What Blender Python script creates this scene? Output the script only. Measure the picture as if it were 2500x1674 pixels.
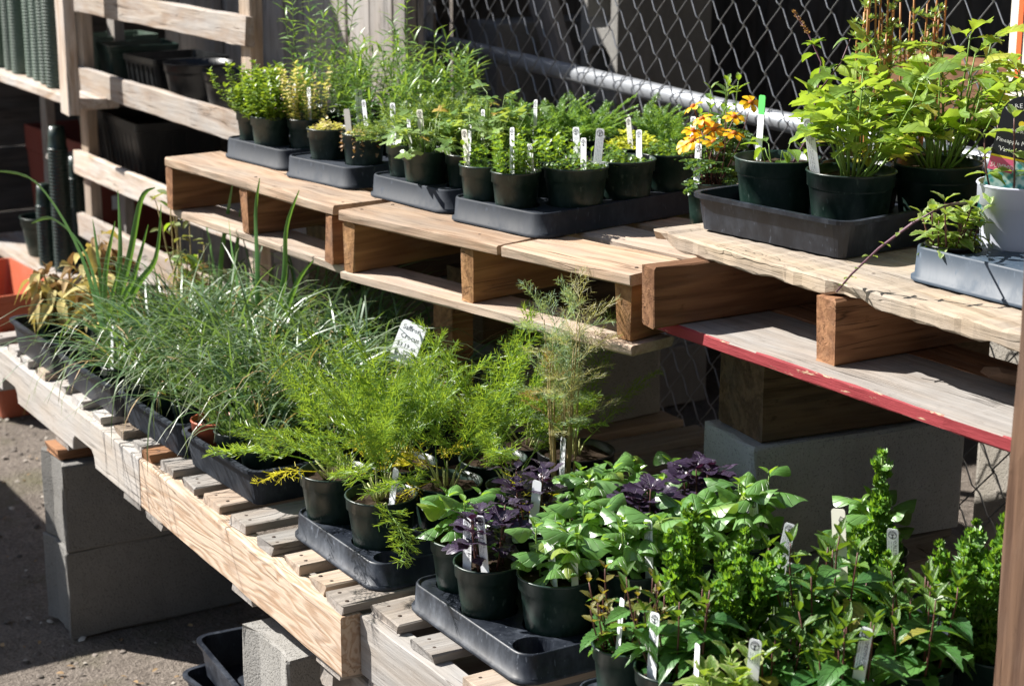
import bpy, bmesh, math, random
import numpy as np
from mathutils import Vector, Matrix, Euler
from mathutils.geometry import delaunay_2d_cdt
R = math.radians
PI = math.pi
scene = bpy.context.scene
for o in list(bpy.data.objects):
    bpy.data.objects.remove(o)

# ------------------------------------------------------------------ camera
cam_d = bpy.data.cameras.new('camera')
cam = bpy.data.objects.new('camera', cam_d)
scene.collection.objects.link(cam)
cam.location = (0, 0, 1.69)
cam.rotation_euler = (R(75.3), 0, R(58.9))
cam_d.sensor_width = 36
cam_d.lens = 64.08
cam_d.clip_start = 0.05
cam_d.clip_end = 300
cam_d.dof.use_dof = True
cam_d.dof.focus_distance = 2.85
cam_d.dof.aperture_fstop = 7.5
scene.camera = cam

# ------------------------------------------------------------------ sky and sun
SUNV = Vector((-0.88, -0.66, 1.0)).normalized()
world = bpy.data.worlds.new('World')
scene.world = world
world.use_nodes = True
wn = world.node_tree
sky = wn.nodes.new('ShaderNodeTexSky')
sky.sky_type = 'NISHITA'
sky.sun_disc = False
sky.sun_elevation = math.asin(SUNV.z)
sky.sun_rotation = math.atan2(SUNV.x, SUNV.y)
wn.links.new(sky.outputs[0], wn.nodes['Background'].inputs[0])
wn.nodes['Background'].inputs[1].default_value = 0.05
sl = bpy.data.lights.new('sun', 'SUN')
sl.energy = 5.0
sl.angle = R(0.53)
sl.color = (1.0, 0.96, 0.90)
sun = bpy.data.objects.new('sun', sl)
scene.collection.objects.link(sun)
sun.rotation_euler = SUNV.to_track_quat('Z', 'Y').to_euler()
scene.view_settings.view_transform = 'Standard'
scene.view_settings.look = 'None'
scene.view_settings.exposure = 1.2
scene.view_settings.gamma = 1.0
scene.render.engine = 'CYCLES'

# ------------------------------------------------------------------ helpers
COL = scene.collection
rng = random.Random(7)
npr = np.random.default_rng(11)


def mesh_of(name, V, F, uv=None, rnd=None, smooth=False):
    me = bpy.data.meshes.new(name)
    me.from_pydata([tuple(v) for v in V], [], [tuple(f) for f in F])
    if uv is not None:
        lay = me.uv_layers.new(name='UVMap')
        idx = np.empty(len(me.loops), dtype=np.int32)
        me.loops.foreach_get('vertex_index', idx)
        lay.data.foreach_set('uv', np.asarray(uv, dtype=np.float32)[idx].ravel())
    if rnd is not None:
        a = me.attributes.new('rnd', 'FLOAT', 'FACE')
        a.data.foreach_set('value', np.asarray(rnd, dtype=np.float32))
    if smooth:
        me.polygons.foreach_set('use_smooth', [True] * len(me.polygons))
    me.update()
    return me


def obj(name, me, mat=None, parent=None, loc=(0, 0, 0), rot=(0, 0, 0), scale=None, mtx=None, kind=None):
    if mat is not None and len(me.materials) == 0:
        me.materials.append(mat)
    o = bpy.data.objects.new(name, me)
    COL.objects.link(o)
    if mtx is not None:
        o.matrix_basis = mtx
    else:
        o.location = loc
        o.rotation_euler = rot
        if scale is not None:
            o.scale = (scale,) * 3 if isinstance(scale, (int, float)) else scale
    if parent is not None:
        o.parent = parent
    if kind:
        o['kind'] = kind
    return o


def tag(o, label, cat, group=None):
    o['label'] = label
    o['category'] = cat
    if group:
        o['group'] = group
    return o


def thing(name, label, cat, loc=(0, 0, 0), rotz=0.0, group=None):
    o = bpy.data.objects.new(name, None)
    COL.objects.link(o)
    o.empty_display_size = 0.05
    o.location = loc
    o.rotation_euler = (0, 0, rotz)
    return tag(o, label, cat, group)


# ------------------------------------------------------------------ materials
class NT:
    def __init__(s, name):
        s.m = bpy.data.materials.new(name)
        s.m.use_nodes = True
        s.t = s.m.node_tree
        s.b = s.t.nodes['Principled BSDF']
        s.out = s.t.nodes['Material Output']

    def n(s, typ, **kw):
        nd = s.t.nodes.new('ShaderNode' + typ)
        for k, v in kw.items():
            setattr(nd, k, v)
        return nd

    def l(s, a, b):
        s.t.links.new(a, b)

    def coords(s, scale=(1, 1, 1), rand=True, kind='Object'):
        tc = s.n('TexCoord')
        mp = s.n('Mapping')
        mp.inputs['Scale'].default_value = scale
        if rand:
            oi = s.n('ObjectInfo')
            mu = s.n('Math', operation='MULTIPLY')
            mu.inputs[1].default_value = 37.0
            s.l(oi.outputs['Random'], mu.inputs[0])
            s.l(mu.outputs[0], mp.inputs['Location'])
        s.l(tc.outputs[kind], mp.inputs['Vector'])
        return mp.outputs[0]

    def noise(s, vec, scale, detail=4, rough=.55, dist=0):
        nd = s.n('TexNoise')
        nd.inputs['Scale'].default_value = scale
        nd.inputs['Detail'].default_value = detail
        nd.inputs['Roughness'].default_value = rough
        nd.inputs['Distortion'].default_value = dist
        if vec is not None:
            s.l(vec, nd.inputs['Vector'])
        return nd.outputs['Fac']

    def ramp(s, fac, stops):
        nd = s.n('ValToRGB')
        cr = nd.color_ramp
        while len(cr.elements) < len(stops):
            cr.elements.new(0.5)
        for e, (p, c) in zip(cr.elements, stops):
            e.position = p
            e.color = (c[0], c[1], c[2], 1) if not isinstance(c, (int, float)) else (c, c, c, 1)
        s.l(fac, nd.inputs[0])
        return nd.outputs[0]

    def mix(s, fac, a, b, mode='MIX'):
        nd = s.n('MixRGB', blend_type=mode)
        for i, v in ((0, fac), (1, a), (2, b)):
            if hasattr(v, 'is_output'):
                s.l(v, nd.inputs[i])
            elif isinstance(v, (int, float)):
                nd.inputs[i].default_value = v if i == 0 else (v, v, v, 1)
            else:
                nd.inputs[i].default_value = (v[0], v[1], v[2], 1)
        return nd.outputs[0]

    def math(s, op, a, b=0.0):
        nd = s.n('Math', operation=op)
        for i, v in ((0, a), (1, b)):
            if hasattr(v, 'is_output'):
                s.l(v, nd.inputs[i])
            else:
                nd.inputs[i].default_value = v
        return nd.outputs[0]

    def bump(s, h, strength, dist=0.01):
        nd = s.n('Bump')
        nd.inputs['Strength'].default_value = strength
        nd.inputs['Distance'].default_value = dist
        s.l(h, nd.inputs['Height'])
        s.l(nd.outputs[0], s.b.inputs['Normal'])
        return nd.outputs[0]

    def base(s, c):
        if hasattr(c, 'is_output'):
            s.l(c, s.b.inputs['Base Color'])
        else:
            s.b.inputs['Base Color'].default_value = (c[0], c[1], c[2], 1)

    def rough(s, r, spec=0.5):
        if hasattr(r, 'is_output'):
            s.l(r, s.b.inputs['Roughness'])
        else:
            s.b.inputs['Roughness'].default_value = r
        s.b.inputs['Specular IOR Level'].default_value = spec


def mul(c, k):
    return (c[0] * k, c[1] * k, c[2] * k)


def wood_mat(name, light, dark, gray=(0.30, 0.29, 0.28), grayamt=0.3, lines=7.0, contrast=1.0, dirt=0.5, stretch=1.3):
    """Long axis of the board is its own X axis."""
    m = NT(name)
    v = m.coords((stretch, 9, 9))
    n1 = m.noise(v, 1.6, 3, .5, .4)
    s1 = m.math('MULTIPLY', n1, lines * 6.283)
    s2 = m.math('SINE', s1)
    s3 = m.math('MULTIPLY_ADD', s2, 0.5)
    s3.node.inputs[2].default_value = 0.5
    fine = m.noise(m.coords((5, 140, 140)), 1.0, 5, .7)
    grain = m.math('ADD', m.math('MULTIPLY', s3, 0.42 * contrast), m.math('MULTIPLY', fine, 0.85))
    col = m.ramp(grain, [(0.25, dark), (0.88, light)])
    blot = m.noise(m.coords((2.2, 7, 7)), 2.0, 4, .6)
    gmask = m.ramp(blot, [(max(0.0, 0.62 - grayamt * 0.55), 0.0), (min(1.0, 0.95 - grayamt * 0.5), 1.0)])
    gcol = m.mix(fine, mul(gray, 0.55), mul(gray, 1.35))
    gm = m.math('MULTIPLY', gmask, min(1.0, 0.55 + grayamt * 0.6))
    col = m.mix(gm, col, gcol)
    sp = m.noise(m.coords((30, 60, 60)), 1.2, 4, .7)
    smask = m.ramp(sp, [(0.60, 0.0), (0.72, 1.0)])
    col = m.mix(m.math('MULTIPLY', smask, dirt * 0.6), col, mul(dark, 0.35))
    cn = m.noise(m.coords((1.6, 42, 42)), 1.3, 2, .5, .3)
    ck = m.ramp(m.math('ABSOLUTE', m.math('SUBTRACT', cn, 0.5)), [(0.0, 1.0), (0.016, 0.0)])
    cm_ = m.ramp(m.noise(m.coords((3, 9, 9)), 1.4, 2, .5), [(0.5, 0.0), (0.6, 1.0)])
    ckm = m.math('MULTIPLY', m.math('MULTIPLY', ck, cm_), 0.75)
    col = m.mix(ckm, col, mul(dark, 0.25))
    oi = m.n('ObjectInfo')
    val = m.math('MULTIPLY_ADD', oi.outputs['Random'], 0.44)
    val.node.inputs[2].default_value = 0.76
    col = m.mix(1.0, col, val, 'MULTIPLY')
    m.base(col)
    m.rough(0.85, 0.2)
    m.bump(m.math('ADD', m.math('MULTIPLY', fine, 0.7), m.math('SUBTRACT', m.math('MULTIPLY', s3, 0.25), ckm)), 0.6, 0.004)
    return m.m


def concrete_mat(name, col, pit=0.5):
    m = NT(name)
    v = m.coords((1, 1, 1))
    big = m.noise(v, 5, 5, .6)
    med = m.noise(v, 60, 4, .6)
    fine = m.noise(v, 260, 2, .6)
    c = m.mix(big, mul(col, 0.62), mul(col, 1.25))
    c = m.mix(m.math('MULTIPLY', med, 0.5), c, mul(col, 0.7))
    fine2 = m.noise(v, 120, 3, .7)
    pits = m.math('MAXIMUM', m.ramp(fine, [(0.33, 1.0), (0.42, 0.0)]), m.ramp(fine2, [(0.28, 1.0), (0.36, 0.0)]))
    stain = m.ramp(m.noise(m.coords((1.5, 1.5, .5)), 4, 5, .7, .5), [(0.5, 0.0), (0.72, 0.55)])
    c = m.mix(stain, c, mul((col[0], col[1] * .95, col[2] * .85), 0.5))
    c = m.mix(m.math('MULTIPLY', pits, pit), c, mul(col, 0.28))
    m.base(c)
    m.rough(0.92, 0.2)
    m.bump(m.math('SUBTRACT', m.math('ADD', m.math('MULTIPLY', med, 0.5), fine), pits), 0.5, 0.003)
    return m.m


def plastic_mat(name, col, rough=0.38, dust=(0.3, 0.3, 0.29), dustamt=0.35, scratch=90, spec=0.5):
    m = NT(name)
    v = m.coords((1, 1, 0.35))
    n1 = m.noise(v, 14, 5, .65)
    n2 = m.noise(m.coords((1, 1, 0.6)), scratch, 3, .7)
    mask = m.math('MULTIPLY', m.ramp(n1, [(0.42, 0.0), (0.78, 1.0)]), m.ramp(n2, [(0.35, 0.15), (0.7, 1.0)]))
    spots = m.ramp(m.noise(v, 160, 2, .5), [(0.66, 0.0), (0.72, 1.0)])
    mk = m.math('MAXIMUM', m.math('MULTIPLY', mask, dustamt), m.math('MULTIPLY', spots, dustamt * 0.8))
    oi = m.n('ObjectInfo')
    val = m.math('MULTIPLY_ADD', oi.outputs['Random'], 0.5)
    val.node.inputs[2].default_value = 0.75
    c = m.mix(1.0, col, val, 'MULTIPLY')
    m.base(m.mix(mk, c, dust))
    r = m.math('MULTIPLY_ADD', mk, 0.5)
    r.node.inputs[2].default_value = rough
    m.rough(r, spec)
    m.bump(m.noise(v, 25, 3, .6), 0.08, 0.01)
    return m.m


def leaf_mat(name, c1, c2, rough=0.42, trans=0.35, attr=False, vein=0.0, veincol=(0.3, 0.4, 0.1), tip=None, spec=0.5, edge=None, vary=1.0, lat=26.0, tcol=None, noise=0.0, old=None):
    """c1..c2 spread by the random value of the leaf; uv.x runs along the leaf."""
    m = NT(name)
    if attr:
        a = m.n('Attribute')
        a.attribute_name = 'rnd'
        rnd = a.outputs['Fac']
    else:
        rnd = m.n('ObjectInfo').outputs['Random']
    col = m.ramp(rnd, [(0.0, c1), (1.0, c2)]) if old is None else m.ramp(rnd, [(0.0, c1), (0.93, c2), (0.955, old)])
    tc = m.n('TexCoord')
    sx = m.n('SeparateXYZ')
    m.l(tc.outputs['UV'], sx.inputs[0])
    u, vv = sx.outputs[0], sx.outputs[1]
    av = m.math('ABSOLUTE', m.math('SUBTRACT', vv, 0.5))
    if noise:
        nn = m.noise(m.coords((1, 1, 1)), 45, 3, .6)
        nmask = m.ramp(nn, [(0.5, 0.0), (0.62, 1.0)])
        col = m.mix(m.math('MULTIPLY', nmask, noise), col, mul(c1, 0.5))
    if tip is not None:
        t = m.ramp(u, [(0.55, 0.0), (1.0, 1.0)])
        col = m.mix(t, col, tip)
    if edge is not None:
        en = m.noise(m.coords((1, 1, 1)), 120, 3, .6)
        e = m.math('ADD', m.math('MULTIPLY', av, 2.0), m.math('MULTIPLY', m.math('SUBTRACT', en, 0.5), 1.1))
        col = m.mix(m.ramp(e, [(0.62, 0.0), (0.78, 1.0)]), col, edge)
    if vein:
        mid = m.ramp(av, [(0.0, 1.0), (0.035, 0.0)])
        ph = m.math('SUBTRACT', m.math('MULTIPLY', u, lat), m.math('MULTIPLY', av, lat * 0.7))
        lats = m.ramp(m.math('SINE', ph), [(0.86, 0.0), (1.0, 1.0)])
        lv = m.math('MAXIMUM', mid, m.math('MULTIPLY', lats, 0.45))
        col = m.mix(m.math('MULTIPLY', lv, vein), col, veincol)
        m.bump(m.math('SUBTRACT', 1.0, lv), 0.8, 0.004)
    m.base(col)
    m.rough(rough, spec)
    tr = m.n('BsdfTranslucent')
    hs = m.mix(0.72, col, (tcol or (min(1, c2[0] * 2.4 + .03), min(1, c2[1] * 2.0 + .04), c2[2] * 0.7)))
    m.l(hs, tr.inputs['Color'])
    mx = m.n('MixShader')
    mx.inputs[0].default_value = trans
    m.l(m.b.outputs[0], mx.inputs[1])
    m.l(tr.outputs[0], mx.inputs[2])
    m.l(mx.outputs[0], m.out.inputs['Surface'])
    return m.m


def plain_mat(name, col, rough=0.6, spec=0.4, metal=0.0, noise=0.0, ns=30):
    m = NT(name)
    if noise:
        n = m.noise(m.coords((1, 1, 1)), ns, 4, .6)
        m.base(m.mix(n, mul(col, 1 - noise), mul(col, 1 + noise)))
        m.bump(n, 0.2, 0.005)
    else:
        m.base(col)
    m.rough(rough, spec)
    m.b.inputs['Metallic'].default_value = metal
    return m.m


def ground_mat():
    m = NT('dirt')
    v = m.coords((1, 1, 1), rand=False)
    big = m.noise(v, 1.4, 5, .6)
    med = m.noise(v, 17, 6, .7)
    fine = m.noise(v, 110, 4, .7)
    c = m.ramp(m.math('ADD', m.math('MULTIPLY', big, .4), m.math('MULTIPLY', med, .6)), [(0.3, (0.15, 0.125, 0.105)), (0.7, (0.36, 0.31, 0.265))])
    c = m.mix(m.ramp(fine, [(0.4, 0.45), (0.62, 0.0)]), c, (0.07, 0.058, 0.048))
    moss = m.ramp(m.noise(v, 2.6, 4, .65), [(0.52, 0.0), (0.7, 0.6)])
    c = m.mix(moss, c, (0.13, 0.13, 0.06))
    m.base(c)
    m.rough(0.95, 0.15)
    m.bump(m.math('ADD', m.math('MULTIPLY', med, 1.2), fine), 0.9, 0.02)
    return m.m


M = {}
M['dirt'] = ground_mat()
M['fresh'] = wood_mat('fresh pine', (0.48, 0.345, 0.24), (0.28, 0.175, 0.108), (0.31, 0.26, 0.215), 0.46, 6)
M['fresh2'] = wood_mat('pale pine', (0.52, 0.405, 0.31), (0.34, 0.24, 0.17), (0.35, 0.305, 0.265), 0.46, 5)
M['endgrain'] = wood_mat('orange brown pine', (0.40, 0.22, 0.10), (0.21, 0.105, 0.048), (0.24, 0.19, 0.15), 0.2, 5, 0.8)
M['brown'] = wood_mat('brown pine', (0.30, 0.155, 0.08), (0.15, 0.07, 0.036), (0.18, 0.14, 0.11), 0.2, 6)
M['grain'] = wood_mat('contour grained fir', (0.62, 0.485, 0.37), (0.40, 0.255, 0.16), (0.42, 0.36, 0.32), 0.1, 15, 1.5, .4, 1.2)
M['railwood'] = wood_mat('stained gray rail wood', (0.52, 0.44, 0.36), (0.30, 0.19, 0.115), (0.46, 0.44, 0.42), 0.52, 5, 0.8)
M['white'] = wood_mat('bleached pine', (0.48, 0.43, 0.375), (0.33, 0.275, 0.225), (0.45, 0.435, 0.42), 0.62, 4, 0.7)
M['gray'] = wood_mat('weathered gray board', (0.34, 0.285, 0.235), (0.17, 0.138, 0.112), (0.31, 0.295, 0.28), 0.65, 5, 0.9)
M['tan'] = wood_mat('weathered tan board', (0.43, 0.335, 0.25), (0.22, 0.16, 0.11), (0.33, 0.30, 0.27), 0.45, 5, 0.9)
M['rough'] = wood_mat('rough splintered board', (0.48, 0.385, 0.28), (0.27, 0.20, 0.135), (0.35, 0.31, 0.27), 0.5, 5, 0.9, .9)
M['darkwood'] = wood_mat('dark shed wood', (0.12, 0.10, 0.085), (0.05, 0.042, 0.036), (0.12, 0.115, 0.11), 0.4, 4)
M['shedgray'] = wood_mat('gray shed wood', (0.34, 0.30, 0.265), (0.19, 0.16, 0.14), (0.31, 0.295, 0.28), 0.6, 4)
M['timber'] = wood_mat('old dark timber', (0.155, 0.10, 0.06), (0.06, 0.036, 0.022), (0.10, 0.085, 0.07), 0.3, 5, 1, .8)
M['stake'] = wood_mat('brown stake', (0.14, 0.082, 0.052), (0.07, 0.038, 0.025), (0.11, 0.08, 0.065), 0.25, 5)
M['concrete'] = concrete_mat('concrete block', (0.33, 0.32, 0.30))
M['concretecool'] = concrete_mat('cool light concrete', (0.50, 0.51, 0.52), .5)
M['concretedark'] = concrete_mat('shade deepened dark concrete', (0.225, 0.218, 0.205))  # darker grey of the far stack, lowered further to deepen its shade
M['concretepale'] = concrete_mat('pale concrete', (0.40, 0.37, 0.325), .4)
M['potgreen'] = plastic_mat('dark green plastic', (0.006, 0.020, 0.015), 0.34, (0.075, 0.115, 0.10), 0.6, 110, .45)
M['potblack'] = plastic_mat('black plastic', (0.009, 0.010, 0.011), 0.34, (0.12, 0.12, 0.12), 0.3, 90, .4)
M['traygray'] = plastic_mat('dusty blue gray plastic', (0.014, 0.019, 0.028), 0.6, (0.085, 0.098, 0.12), 0.7, 60, .22)
M['traydark'] = plastic_mat('dusty black plastic', (0.009, 0.012, 0.019), 0.38, (0.11, 0.13, 0.165), 0.6, 60, .4)
M['trayblue'] = plastic_mat('faded slate plastic', (0.04, 0.062, 0.092), 0.5, (0.13, 0.16, 0.2), 0.75, 70, .3)
M['terra'] = plastic_mat('terracotta plastic', (0.40, 0.095, 0.045), 0.45, (0.5, 0.3, 0.22), 0.3)
M['redplastic'] = plastic_mat('dark red plastic', (0.18, 0.035, 0.022), 0.5, (0.3, 0.15, 0.12), 0.3)
M['potwhite'] = plastic_mat('pale lavender white plastic', (0.66, 0.69, 0.80), 0.4, (0.55, 0.55, 0.6), 0.15)
M['potsage'] = plastic_mat('faded green plastic', (0.06, 0.095, 0.07), 0.5, (0.22, 0.26, 0.23), 0.5)
M['soil'] = plain_mat('potting soil', (0.035, 0.024, 0.016), 0.95, 0.1, 0, 0.8, 160)
M['perlite'] = plain_mat('perlite specks', (0.62, 0.58, 0.5), 0.9, 0.2)
M['tagwhite'] = plain_mat('white label plastic', (0.80, 0.82, 0.85), 0.45, 0.4)
M['taggray'] = plain_mat('aged label plastic', (0.55, 0.54, 0.5), 0.5, 0.4)
M['taggreen'] = plain_mat('bright green label plastic', (0.10, 0.55, 0.12), 0.45, 0.4)
M['tagcream'] = plain_mat('cream label plastic', (0.78, 0.76, 0.65), 0.45, 0.4)
M['ink'] = plain_mat('black ink', (0.012, 0.014, 0.025), 0.6, 0.3)
M['inkgray'] = plain_mat('gray print', (0.30, 0.32, 0.36), 0.6, 0.3)
M['black'] = plain_mat('black card print', (0.012, 0.012, 0.014), 0.4, 0.4)
M['yellow'] = plain_mat('yellow print', (0.80, 0.62, 0.03), 0.5, 0.4)
M['pink'] = plain_mat('pink print', (0.72, 0.12, 0.24), 0.5, 0.4)
M['paper'] = plain_mat('white print', (0.82, 0.82, 0.82), 0.5, 0.4)
M['galv'] = plain_mat('galvanised steel', (0.38, 0.40, 0.43), 0.42, 0.5, 0.55, 0.2, 40)
M['wire'] = plain_mat('galvanised wire', (0.34, 0.35, 0.37), 0.38, 0.5, 0.7, 0.2, 60)
M['redpaint'] = None
M['orangeprint'] = plain_mat('orange sign print', (0.74, 0.13, 0.035), 0.5, 0.4)
M['signwhite'] = plain_mat('cream sign board', (0.70, 0.66, 0.58), 0.55, 0.3, 0, 0.08, 8)
M['bark'] = plain_mat('bark', (0.12, 0.075, 0.05), 0.95, 0.1, 0, 0.6, 40)


def red_paint():
    m = NT('worn red paint')
    v = m.coords((6, 36, 36))
    n = m.noise(v, 2.0, 5, .7)
    big = m.noise(m.coords((2, 6, 6)), 2, 3, .6)
    fine = m.noise(m.coords((6, 160, 160)), 1, 4, .7)
    red = m.mix(big, (0.19, 0.02, 0.027), (0.36, 0.06, 0.065))
    red = m.mix(m.math('MULTIPLY', fine, 0.35), red, (0.2, 0.02, 0.03))
    c = m.mix(m.ramp(n, [(0.585, 0.0), (0.62, 1.0)]), red, (0.5, 0.38, 0.25))
    m.base(c)
    m.rough(0.75, 0.25)
    m.bump(m.math('ADD', n, fine), 0.4, 0.004)
    return m.m


M['redpaint'] = red_paint()

G = dict(
    basil=leaf_mat('basil leaf', (0.095, 0.225, 0.055), (0.165, 0.33, 0.09), 0.34, 0.3, old=(0.26, 0.34, 0.06), vein=.5, veincol=(0.16, 0.32, 0.09), spec=.9, lat=24),
    basiltip=leaf_mat('young basil leaf', (0.12, 0.27, 0.035), (0.18, 0.34, 0.05), 0.3, 0.4, vein=.4, veincol=(0.35, 0.5, 0.15)),
    purple=leaf_mat('purple basil leaf', (0.022, 0.013, 0.034), (0.06, 0.042, 0.078), 0.33, 0.12, vein=.3, veincol=(0.12, 0.06, 0.15), spec=.55, tcol=(0.12, 0.015, 0.06)),
    mint=leaf_mat('mint leaf', (0.042, 0.135, 0.035), (0.105, 0.25, 0.06), 0.38, 0.3, old=(0.28, 0.26, 0.05), vein=.4, veincol=(0.1, 0.22, 0.07), lat=34),
    minttip=leaf_mat('young mint leaf', (0.06, 0.15, 0.02), (0.11, 0.21, 0.03), 0.42, 0.28, vein=.4, veincol=(0.12, 0.16, 0.04), lat=34),
    mintred=leaf_mat('bronzed mint leaf', (0.13, 0.16, 0.035), (0.22, 0.19, 0.045), 0.45, 0.35, vein=.4, veincol=(0.2, 0.13, 0.06)),
    pmint=leaf_mat('cream edged mint leaf', (0.12, 0.22, 0.04), (0.2, 0.32, 0.055), 0.5, 0.35, vein=.3, veincol=(0.15, 0.2, 0.06), edge=(0.36, 0.42, 0.16), lat=30),
    curly=leaf_mat('curly leaf', (0.04, 0.13, 0.018), (0.14, 0.3, 0.04), 0.4, 0.38, attr=True),
    thyme=leaf_mat('small herb leaf', (0.075, 0.15, 0.02), (0.2, 0.31, 0.045), 0.36, 0.35, attr=True),
    oreg=leaf_mat('oregano leaf', (0.065, 0.16, 0.025), (0.19, 0.32, 0.04), 0.36, 0.35, attr=True),
    lowth=leaf_mat('creeping thyme leaf', (0.05, 0.12, 0.025), (0.15, 0.26, 0.045), 0.36, 0.3, attr=True),
    gold=leaf_mat('golden leaf', (0.35, 0.42, 0.05), (0.6, 0.6, 0.08), 0.4, 0.35, attr=True),
    tarr=leaf_mat('narrow herb leaf', (0.07, 0.17, 0.04), (0.18, 0.31, 0.075), 0.35, 0.33, attr=True),
    sedum=leaf_mat('yellow sedum leaf', (0.36, 0.38, 0.09), (0.62, 0.52, 0.23), 0.45, 0.3, attr=True, tip=(0.55, 0.3, 0.2)),
    artem=leaf_mat('feathery gray green leaf', (0.1, 0.19, 0.06), (0.22, 0.34, 0.11), 0.5, 0.3, attr=True),
    yarrow=leaf_mat('ferny leaf', (0.085, 0.19, 0.045), (0.19, 0.34, 0.09), 0.42, 0.33, attr=True),
    ger=leaf_mat('lobed herb leaf', (0.12, 0.23, 0.06), (0.26, 0.38, 0.12), 0.36, 0.3, old=(0.45, 0.3, 0.06), vein=.3, veincol=(0.3, 0.38, 0.2)),
    fennel=leaf_mat('fennel thread', (0.075, 0.175, 0.024), (0.235, 0.375, 0.07), 0.38, 0.35, attr=True),
    fennely=leaf_mat('yellowed fennel thread', (0.5, 0.42, 0.02), (0.68, 0.58, 0.06), 0.45, 0.35, attr=True),
    dill=leaf_mat('drying dill thread', (0.26, 0.3, 0.14), (0.5, 0.46, 0.31), 0.5, 0.3, attr=True),
    dillb=leaf_mat('brown dill thread', (0.26, 0.15, 0.07), (0.42, 0.27, 0.15), 0.6, 0.25, attr=True),
    dillg=leaf_mat('blue green dill thread', (0.16, 0.29, 0.17), (0.32, 0.44, 0.28), 0.5, 0.3, attr=True),
    crocus=leaf_mat('crocus blade', (0.036, 0.115, 0.04), (0.12, 0.225, 0.095), 0.42, 0.25, attr=True, tip=(0.12, 0.14, 0.06), spec=.7),
    crocusdry=leaf_mat('dry crocus blade', (0.4, 0.26, 0.12), (0.55, 0.4, 0.22), 0.6, 0.2, attr=True),
    leek=leaf_mat('leek leaf', (0.06, 0.17, 0.05), (0.12, 0.27, 0.07), 0.38, 0.35),
    sage=leaf_mat('felted yellowing leaf', (0.55, 0.45, 0.16), (0.45, 0.41, 0.21), 0.8, 0.25, spec=.15, tcol=(0.6, 0.45, 0.08), noise=.3),
    sageb=leaf_mat('felted browning leaf', (0.24, 0.15, 0.075), (0.4, 0.29, 0.15), 0.85, 0.15, spec=.1, tcol=(0.4, 0.2, 0.06)),
    sageg=leaf_mat('felted green leaf', (0.14, 0.19, 0.075), (0.24, 0.28, 0.11), 0.75, 0.25, spec=.2),
    lovage=leaf_mat('lovage leaf', (0.14, 0.27, 0.055), (0.32, 0.43, 0.05), 0.36, 0.42, old=(0.5, 0.47, 0.08), vein=.25, veincol=(0.3, 0.42, 0.12), tcol=(0.5, 0.68, 0.05)),
    lovagey=leaf_mat('yellow lovage leaf', (0.5, 0.48, 0.08), (0.62, 0.58, 0.14), 0.4, 0.4, vein=.2, veincol=(0.6, 0.6, 0.2)),
    marileaf=leaf_mat('marigold leaf', (0.045, 0.115, 0.04), (0.11, 0.21, 0.06), 0.42, 0.3, attr=True),
    petal=leaf_mat('orange petal', (0.92, 0.45, 0.004), (0.95, 0.58, 0.008), 0.5, 0.3, tcol=(0.9, 0.45, 0.01)),
    petalc=leaf_mat('orange flower centre', (0.5, 0.12, 0.004), (0.55, 0.15, 0.006), 0.7, 0.1),
    rosette=leaf_mat('fleshy leaf', (0.10, 0.2, 0.05), (0.24, 0.36, 0.11), 0.32, 0.25, attr=True, spec=.6),
    broad=leaf_mat('matt green leaf', (0.09, 0.2, 0.03), (0.18, 0.31, 0.045), 0.5, 0.38, vein=.3, veincol=(0.25, 0.35, 0.1)),
    stemg=plain_mat('green stem', (0.16, 0.26, 0.05), 0.45, 0.4),
    stemp=plain_mat('pale stem', (0.42, 0.45, 0.17), 0.45, 0.4),
    stemr=plain_mat('reddish stem', (0.13, 0.055, 0.045), 0.5, 0.4),
    stemo=plain_mat('orange brown stem', (0.42, 0.2, 0.065), 0.5, 0.4),
    stemv=plain_mat('purple stem', (0.13, 0.06, 0.085), 0.55, 0.4),
    stemb=plain_mat('straw stem', (0.38, 0.30, 0.14), 0.6, 0.3),
)


# ------------------------------------------------------------------ shapes
def plank_mesh(L, W, T, seed=0, seg=None, jit=0.0012, ch=0.003, endj=0.003, chip=0.0):
    """Sawn board: X 0..L, Y 0..W, Z 0..T, chamfered, edges a little uneven."""
    r = random.Random(seed)
    seg = seg or max(3, int(L / 0.09))
    c = min(ch, T * 0.25, W * 0.25)
    base = [(c, 0), (W - c, 0), (W, c), (W, T - c), (W - c, T), (c, T), (0, T - c), (0, c)]
    V, F = [], []
    wob = r.uniform(0, 9)
    for i in range(seg + 1):
        x = L * i / seg
        if 0 < i < seg:
            x += r.uniform(-.3, .3) * L / seg
        bow = jit * 1.5 * math.sin(x * 3 + wob)
        for k, (y, z) in enumerate(base):
            jx = r.uniform(-endj, endj) if i in (0, seg) else 0
            dz = r.uniform(-jit, jit)
            dy = r.uniform(-jit, jit)
            if chip and k in (0, 7):
                c_ = max(0.0, math.sin(x * 7.3 + wob) * math.sin(x * 17.9 + 2 * wob) + .55 * math.sin(x * 41 + wob) - .62 + chip)
                dy += .007 * min(1, c_) * r.uniform(.6, 1.3)
                dz += .009 * min(1.1, c_) * r.uniform(.6, 1.3)
            V.append((x + jx, y + dy + bow, z + dz))
    for i in range(seg):
        for k in range(8):
            a, b = i * 8 + k, i * 8 + (k + 1) % 8
            F.append((a, b, b + 8, a + 8))
    F.append(tuple(range(7, -1, -1)))
    F.append(tuple(seg * 8 + k for k in range(8)))
    return mesh_of('board', V, F)


PSEED = [0]


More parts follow.
